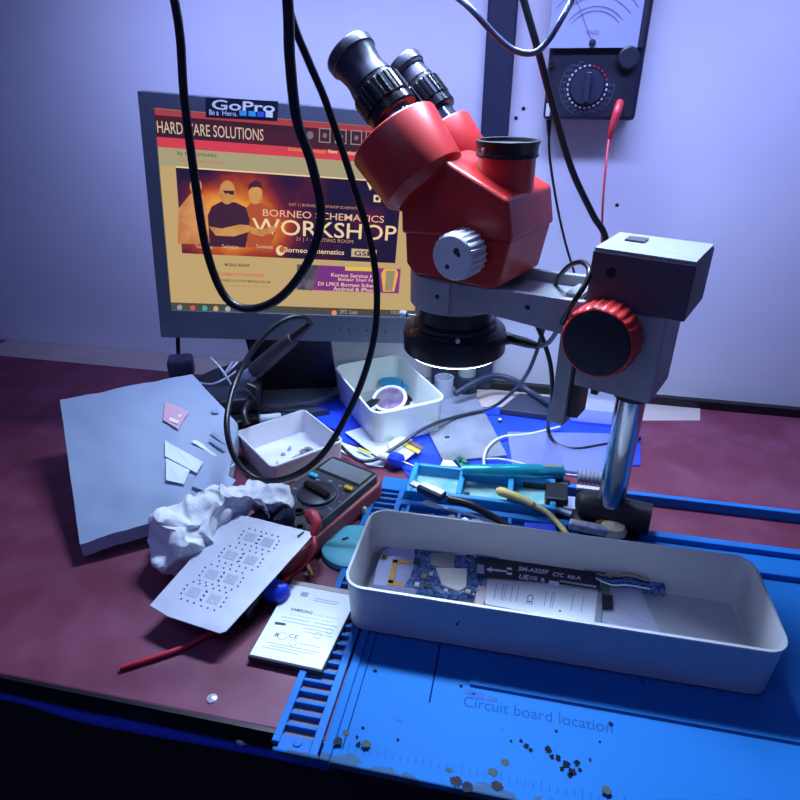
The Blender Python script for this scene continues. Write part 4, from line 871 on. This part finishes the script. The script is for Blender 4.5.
tag(MB().prism([H(440, 470, .003), H(443, 464, .004), H(452, 465, .004), H(458, 471, .003)], Z*.006).build('white_foam_scrap', WHITEP), 'small white scrap tucked behind the first blue tray beside the green board', 'scrap')
sd = thing('screwdriver', H(396, 462, .010), 'tiny screwdriver with a round blue handle on the bench behind the blue mat', 'screwdriver')
s0, s1 = H(388, 458, .011), H(407, 463, .011); sdd = (s1-s0).normalized()
MB().lathe([(.0, 0), (.005, .001), (.0085, .004), (.0092, .008), (.0088, .016), (.006, .0185), (0, .019)], s0+sdd*.000, sdd, seg=10, smooth=False).build('handle', mat('royal_blue_cap', ''), sd)
MB().lathe([(.0045, -.010), (.0052, -.008), (.0052, .001), (0, .001)], s0, sdd, seg=20).build('end_cap', WHITEP, sd)
MB().tube([s0+sdd*.018, s0+sdd*.045-Z*.004], .0015, sub=2).build('shaft', STEEL, sd)
# cards and papers under the white box
for k, (pts, hh, c1, lab) in enumerate((
    ([(340, 442), (386, 460), (384, 468), (368, 466), (335, 449)], .001, (.62, .66, .80), 'white paper sheet at the bottom of the pile between multimeter and white box'),
    ([(345, 433), (372, 425), (412, 440), (397, 455), (378, 458)], .0045, (.60, .63, .76), 'pale card in the middle of the pile in front of the white box'),
    ([(388, 444), (400, 435), (420, 449), (404, 462), (392, 458)], .0085, (.66, .70, .84), 'pale card with a yellow edge sticking out under the white box corner'))):
    tag(MB().prism([H(x, y, hh) for x, y in pts], Z*.0012).build('paper_card', mat('card_%s' % 'abc'[k], c1, .6)), lab, 'card')
tag(MB().prism([H(402, 446, .0105), H(405, 443, .0105), H(421, 451, .0105), H(418, 454, .0105)], Z*.0008).build('yellow_card_strip', mat('yellow_card', (.65, .55, .08), .5)), 'yellow strip on the edge of the pale card by the white box', 'card')
tag(MB().prism([H(406, 442, .0105), H(411, 440.5, .0105), H(424, 448, .0105), H(421, 450.5, .0105)], Z*.0008).build('brown_card_strip', mat('brown_card', (.22, .10, .09), .5)), 'brown strip beside the yellow one under the corner of the white box', 'card')
tag(MB().prism([H(357, 449, .0065), H(359, 447.5, .0065), H(372, 453.5, .0065), H(370, 455, .0065)], Z*.0008).build('yellow_card_strip', MATS['yellow_card']), 'thin yellow strip among the papers behind the multimeter', 'card')
# grey plate
tag(MB().prism([H(430, 412, .0024), H(443, 396, .0024), H(474, 393, .0024), H(507, 457, .0024), H(443, 463, .0024), H(424, 425, .0024)], Z*.003).build('grey_metal_plate', mat('grey_worn_plate', (.26, .28, .36), .5, metal=.2, col2=(.20, .22, .29), scale=35), None, bevel=.0006), 'flat grey worn metal plate lying on the blue sheet beneath the ring light', 'metal plate')
for k, (x, y, w) in enumerate(((447, 437, .006), (468, 398, .008), (477, 399, .005), (500, 421, .006))):
    tag(MB().box(H(x, y, .0062 if k < 1 else .0045), (w, w*.5, .0015), (V3((.9, .3, 0)), V3((-.3, .9, 0)), Z)).build('dark_chip_scrap', MATS['dark_chip']), ('tiny dark chip in the middle of the grey metal plate', 'dark scrap at the back edge of the grey metal plate', 'small dark scrap right of the grey plate back corner', 'tiny chip on the blue sheet right of the grey plate')[k], 'scrap')
tag(MB().lathe([(.0028, 0), (.0024, .0015), (0, .002)], H(500, 420, .002), seg=9).build('white_crumb', WHITEP), 'white crumb lying on the deep blue sheet right of the grey plate', 'crumb')
# dark slab (phone) and base strip at wall
tag(MB().prism([H(499, 414, .0022), H(519, 398, .0022), H(566, 404, .0022), H(560, 422, .0022)], Z*.008).build('dark_phone_slab', mat('dark_slate', (.035, .04, .07), .45), None, bevel=.001), 'dark flat phone lying at the back of the blue sheet under the hanging leads', 'phone')
tag(MB().box((.21, .7975, .006), (.50, .010, .012)).build('black_cable_duct', BLACK, None, bevel=.001), 'thin black strip lying along the foot of the wall on the bench', 'strip')
# small bottle and glass under the ring
bo = Y(466, 388, .775); bt3 = thing('small_bottle', V3((bo.x, bo.y, .0010)), 'small dark bottle with a grey cap standing at the wall below the ring light', 'bottle')
o3 = V3((bo.x, bo.y, .0010)); hb_ = Y(466, 363, .775).z
MB().lathe([(.0, 0), (.0140, 0), (.0148, .002), (.0148, .026), (.0135, .0285), (0, .0285)], o3, seg=96, ribs=24, ribamp=.0005, ribset=(2, 3)).build('bottle_body', mat('dark_bottle', (.015, .03, .05), .3), bt3, sharp=20)
MB().lathe([(.0120, .028), (.0122, .029), (.0122, .050), (.011, .0515), (0, .0515)], o3, seg=32).build('cap', mat('grey_green_cap', (.40, .46, .48), .4), bt3)
go = Y(443, 386, .745); g3 = V3((go.x, go.y, .0022+.003))
tag(MB().lathe([(.0, 0), (.012, 0), (.013, .002), (.013, .030), (.0115, .030), (.0115, .003), (0, .003)], V3((go.x, .755, .0020)), seg=30).build('clear_beaker', mat('frosted_glass', (.62, .70, .80), .2, alpha=.55)), 'small frosted glass pot next to the dark bottle below the ring light', 'pot')
dq_ = Y(440, 345, .795)
tag(MB().box((Y(462, 360, .792).x, .797, .06), (.085, .016, .118)).build('dark_upright_case', mat('navy_case', (.03, .04, .09), .5), None, bevel=.003), 'dark upright case against the wall behind the small bottle', 'case')
# cables on the bench
GC = mat('slate_cable', (.022, .028, .05), .35)
lc = [Y(545, 325, .64), Y(540, 350, .64), Y(528, 375, .66), Y(512, 395, .67)]
lc = [Y(552, 308, .60), Y(546, 322, .61), Y(541, 337, .615), Y(535, 356, .625), Y(525, 377, .64), H(508, 396, .038), H(490, 408, .012), H(455, 417, .009), H(434, 424, .020), H(418, 432, .022), H(405, 441, .018), H(390, 451, .014), H(374, 460, .010), H(358, 460, .010), H(345, 450, .012), H(337, 441, .03)]
cable('long_bench_cable', lc, .0022, 'slate cable dropping from the microscope arm and crossing the grey plate to the papers', m_=GC)
l2 = [Y(532, 308, .595), Y(537, 325, .60), Y(545, 345, .60), Y(551, 368, .60), Y(552, 398, .60), H(548, 428, .018), H(556, 444, .006), H(575, 449, .006), H(598, 446, .006), H(640, 438, .006)]
cable('black_looped_cable', l2, .0024, 'black cable hanging from the microscope arm and curling to the chrome pole')
l3 = [H(455, 394, .02), H(476, 382, .028), H(495, 376, .030), H(513, 380, .026), H(530, 392, .014), H(550, 404, .016), H(565, 412, .016)]
cable('thick_grey_cable', l3, .0042, 'thick grey cable arching over the dark phone at the back of the bench', m_=mat('thick_slate_cable', (.03, .04, .07), .4))
l4 = [H(485, 470, .022), H(484, 458, .012), H(489, 446, .008), H(503, 437, .007), H(530, 434, .007), H(560, 427, .008)]
cable('white_thin_cable', l4, .0018, 'thin whitish cable curving from behind the turquoise tube to the pole', m_=mat('off_white_cable', (.62, .62, .60), .4))
cable('white_short_cable', [H(484, 459, .006), H(500, 459, .006), H(520, 463, .008), H(533, 467, .010)], .0012, 'short white wire lying behind the turquoise tube', m_=MATS['off_white_cable'])
l6 = [H(246, 388, .09), H(262, 405, .05), H(285, 412, .03), H(305, 412, .018), H(322, 424, .012), H(334, 430, .012), H(340, 433, .012)]
cable('thin_bench_cable', l6, .0013, 'thin dark lead running from the pile at left over the monitor foot to the papers')
# clear tray at the right
ct_ = thing('frosted_plastic_sheet', H(560, 445, .0024), 'clear frosted plastic sheet lying flat on the bench left of the chrome pole', 'plastic sheet')
CLR = mat('frosted_clear', (.30, .34, .72), .25, alpha=.55)
MB().prism([H(507, 434, .0030), H(622, 436, .0030), H(618, 480, .0030), H(512, 466, .0030)], Z*.004).build('plate', CLR, ct_, bevel=.001)
cc = thing('clear_container', H(600, 415, .0024), 'clear plastic container standing behind the focus rack at the right', 'container')
tray_mb(H(600, 418, .0026)+V3((0, .01, 0)), (1, 0, 0), (0, 1, 0), .085, .060, .022, r=.01).build('shell', mat('clear_plastic_shell', (.72, .76, .9), .15, alpha=.35), cc)
# ribbed boot, sleeves, clutter at the right end
rb_ = thing('ribbed_cable_boot', H(590, 478, .012), 'grey ribbed cable boot with a thin metal tip beside the chrome pole', 'cable boot')
r0, r1 = H(577, 476, .013), H(604, 479, .013); rd = (r1-r0).normalized(); prof = [(.0, 0)]
for k in range(7): prof += [(.0072, .001+k*.0042), (.0072, .0032+k*.0042), (.0055, .0034+k*.0042), (.0055, .0048+k*.0042)]
MB().lathe(prof+[(0, .032)], r0, rd, seg=24).build('boot', mat('grey_boot', (.22, .24, .28), .5), rb_)
MB().tube([r0, r0-rd*.012], .0016, sub=2).build('tip', STEEL, rb_)
tag(MB().box(H(592, 489, .0125), (.032, .006, .004)).build('pale_plastic_bar', mat('pale_bar', (.52, .52, .58), .5), None, bevel=.001), 'pale plastic bar lying in front of the ribbed cable boot', 'bar')
bh = thing('hot_air_handle', H(575, 504, .02), 'thick black rounded tool handle lying across the foot of the chrome pole', 'tool handle')
h0, h1 = H(580, 503, .0175+.008), H(650, 520, .0175+.008)
hh_ = MB().tube([h0+V3((-.004, 0, 0)), h0, h0.lerp(h1, .15), h0.lerp(h1, .5), h1], [.006, .0125, .0150, .0155, .0155]).build('grip', mat('rubber_grip', (.012, .012, .02), .5), bh)
tag(MB().box(H(556, 498, .0105), (.022, .030, .0195)).build('dark_square_block', BLACK, None, bevel=.002), 'dark square block in the last blue tray left of the tool handle', 'block')
tag(MB().box(H(570, 503, .012), (.014, .020, .002)).build('pale_square_card', mat('pale_card', (.48, .52, .70), .5)), 'pale square card between the dark block and the black tool handle', 'card')
# small parts in the trays
def scrap(x, y, h, size, m_, lab, a=0., name='electronic_part', cat='part', group=None):
    return tag(MB().box(H(x, y, h)+Z*size[2]/2, size, (V3((math.cos(a), math.sin(a), 0)), V3((-math.sin(a), math.cos(a), 0)), Z)).build(name, m_, None, bevel=min(size)*.2), lab, cat, group)
scrap(467, 494.5, .0037, (.0055, .0042, .002), MATS['dark_chip'], 'tiny black chip lying alone in the middle blue tray', .2, 'square_chip', 'chip')
scrap(409, 518, .0045, (.016, .008, .003), mat('grey_green_part', (.20, .30, .34), .5, col2=(.4, .45, .45), scale=200), 'grey green part at the left of the lower blue trays', .1)
scrap(430, 518, .0045, (.010, .006, .003), MATS['grey_green_part'], 'small grey part below the cotton swab', .6)
scrap(463, 524, .0045, (.012, .008, .004), WHITEP, 'white square part below the black charging cable', .9)
scrap(452, 520, .0045, (.008, .010, .003), MATS['dark_chip'], 'dark chip beside the white part under the charging cable', .4)
scrap(478, 523, .0045, (.014, .006, .003), MATS['blue_circuit_board'], 'blue board sliver under the black charging cable', .2)
scrap(546, 511, .008, (.016, .005, .004), mat('beige_connector', (.50, .46, .38), .5), 'beige connector lying right of the cream cable', -.5)
scrap(563, 513, .007, (.018, .006, .004), MATS['grey_connector'], 'grey blue connector right of the beige connector behind the grey box', -.4)
scrap(588, 531, .016, (.036, .009, .008), mat('pale_lilac_connector', (.50, .52, .68), .45, col2=(.25, .27, .4), scale=160), 'pale lilac connector block behind the right end of the grey box', -.12)
scrap(584, 522, .010, (.003, .003, .014), mat('olive_part', (.34, .30, .06), .5), 'small olive post behind the lilac connector block', .1)
tag(MB().lathe([(0, 0), (.010, .001), (.013, .006), (.010, .012), (0, .014)], H(612, 535, .012), seg=9, smooth=False).build('cream_lump', mat('cream_lump', (.62, .58, .42), .6)), 'cream lump of resin behind the right end of the grey box', 'lump')
tag(MB().tube([H(596, 524, .016), H(604, 520, .022), H(614, 522, .018), H(622, 526, .016)], .003).build('yellow_brown_wire', mat('ochre_wire', (.40, .27, .05), .5)), 'ochre wire curl behind the cream lump at the right', 'wire')
scrap(540, 530, .006, (.030, .012, .004), MATS['blue_plastic_sheet'] if 'blue_plastic_sheet' in MATS else BLUESH, 'deep blue plastic piece beside the cream cable behind the grey box', .1)
# bench clutter left of the mat, between multimeter and battery
tag(MB().tube([H(304, 558, .003), H(308, 566, .003), H(312, 576, .003)], .0016, sub=3).build('yellow_wire', mat('ochre_wire', '')), 'short ochre wire end between multimeter and loose battery', 'wire')
tag(MB().lathe([(0, 0), (.003, 0), (.0035, .002), (.002, .004), (0, .004)], H(296, 569, .001), seg=10).build('white_stopper', WHITEP), 'small white stopper behind the far left corner of the loose battery', 'stopper')
tag(MB().lathe([(.0035, 0), (.0035, .008), (.002, .010), (0, .010)], H(364, 515, .001), seg=12).build('pale_green_stub', mat('pale_green', (.35, .52, .50), .5)), 'pale green stub beside the top left end of the grey box', 'stub')
tag(MB().prism([H(243, 470, .001), H(262, 462, .001), H(300, 488, .001), H(262, 500, .001)], Z*.004).build('brown_board', mat('brown_board', (.10, .05, .05), .5, col2=(.2, .12, .12), scale=60)), 'brown dark board lying in front of the low white box', 'board')
# dark pile under the monitor at left
tag(MB().prism([H(186, 382, .050), H(214, 368, .050), H(250, 358, .050), H(262, 372, .050), H(258, 398, .050), H(220, 402, .050)], -Z*.018).build('black_adapter', mat('black_case_plastic', (.012, .013, .025), .45), None, bevel=.003), 'black angular adapter box in the pile beneath the left of the monitor', 'adapter')
ad_ = MB().prism([H(196, 400, .0305), H(214, 384, .0305), H(262, 378, .0305), H(258, 418, .0305), H(226, 424, .0305)], -Z*.0295); tag(ad_.build('black_router', BLACK, None, bevel=.003), 'black flat case under the adapter beneath the left of the monitor', 'case')
tag(MB().box(Y(181, 366, .72), (.035, .03, .030), (V3((.9, .4, 0)), V3((-.4, .9, 0)), Z)).build('dark_power_plug', mat('slate_plug', (.05, .06, .11), .45), None, bevel=.006), 'rounded slate coloured plug at the far left below the monitor', 'plug')
MW = mat('milky_wire', (.42, .45, .60), .4)
for k, l_ in enumerate(([(196, 382, .62), (212, 384, .60), (228, 377, .61), (236, 371, .62)], [(211, 358, .62), (222, 370, .60), (233, 388, .60)], [(233, 362, .61), (224, 375, .60), (238, 362, .62)])):
    cable('milky_wire', V_(l_), .0012, ('thin milky wire sagging across the black adapter box, leftmost of three', 'straight milky wire slanting down over the black adapter box', 'bent milky wire nearest the soldering iron tip')[k], 'wire', m_=MW)
cable('monitor_lead', V_([(178, 330, .74), (178, 345, .74), (179, 358, .735), (183, 366, .73)]), .003, 'black lead coming down behind the monitor at the far left')
cable('monitor_lead', V_([(325, 332, .76), (326, 350, .76), (328, 362, .765)])+[H(333, 384, .004)], .003, 'black lead coming down behind the monitor right of its neck')
tag(MB().tube([H(238, 423, .012), H(248, 420, .014), H(262, 419, .013), H(280, 416, .010)], [.004, .006, .006, .004]).build('white_cable_sleeve', mat('cloudy_sleeve', (.55, .60, .78), .4)), 'cloudy white sleeve lying behind the low white box', 'sleeve')
tag(MB().prism([H(243, 428, .001), H(300, 410, .001), H(330, 415, .001), H(300, 420, .001), H(256, 440, .001)], Z*.008).build('dark_board', MATS['dark_slate']), 'dark slate board lying between monitor foot and low white box', 'board')
cable('tangled_lead', V_([(247, 385, .60), (256, 390, .60), (250, 400, .60), (244, 412, .58), (247, 424, .57)]), .004, 'dark tangled lead end dropping from the soldering iron tip')

# ------------------------------------------------------------------ light
w = bpy.data.worlds.new('world'); bpy.context.scene.world = w; w.use_nodes = True
w.node_tree.nodes['Background'].inputs[0].default_value = (.22, .28, 1.0, 1); w.node_tree.nodes['Background'].inputs[1].default_value = .16
def area(name, loc, target, size, power, colr):
    l = bpy.data.lights.new(name, 'AREA'); l.size = size; l.energy = power; l.color = colr; o = bpy.data.objects.new(name, l); COL.objects.link(o)
    o.location = loc; o.rotation_euler = (V3(target)-V3(loc)).to_track_quat('-Z', 'Y').to_euler(); return o
area('room_light', (-.55, -.1, 1.3), (-.1, .8, .3), .5, 1.8, (.40, .46, 1.0))
wl_ = area('wall_fill_light', (-.08, .55, .64), (-.08, .815, .27), .5, 1.75, (.37, .44, 1.0)); wl_.data.spread = math.radians(85)  # added unseen fill light to brighten the wall; narrow spread spares the bench
wl_.data.shape = 'RECTANGLE'; wl_.data.size = .9; wl_.data.size_y = .04
tb_l = area('wall_tube_lamp', (-.10, .68, .64), (.02, .25, 0), .5, 5.6, (.52, .70, 1.0))
tb_l.data.shape = 'RECTANGLE'; tb_l.data.size = .30; tb_l.data.size_y = .03; tb_l.data.spread = math.radians(115)
pl_ = bpy.data.lights.new('ring_leds', 'AREA'); pl_.shape = 'DISK'; pl_.size = .085; pl_.energy = .22; pl_.color = (.62, .85, 1.0)
po = bpy.data.objects.new('ring_leds', pl_); COL.objects.link(po); po.location = MO+Z*.144

# ------------------------------------------------------------------ camera
cd = bpy.data.cameras.new('camera'); cd.sensor_width = 36; cd.lens = 36*FPX/800; cd.clip_start = .01
co = bpy.data.objects.new('camera', cd); COL.objects.link(co)
co.matrix_world = Matrix(((Rt.x, Up.x, -Fw.x, CAM.x), (Rt.y, Up.y, -Fw.y, CAM.y), (Rt.z, Up.z, -Fw.z, CAM.z), (0, 0, 0, 1)))
sc = bpy.context.scene; sc.camera = co
sc.view_settings.view_transform = 'Standard'; sc.view_settings.look = 'None'; sc.view_settings.gamma = 1; sc.view_settings.exposure = 0; sc.view_settings.use_curve_mapping = False
# lift everything to real height
for o in bpy.data.objects:
    if o.parent is None:
        if o is co: o.matrix_world = Matrix.Translation((0, 0, DESK)) @ o.matrix_world
        else: o.location.z += DESK
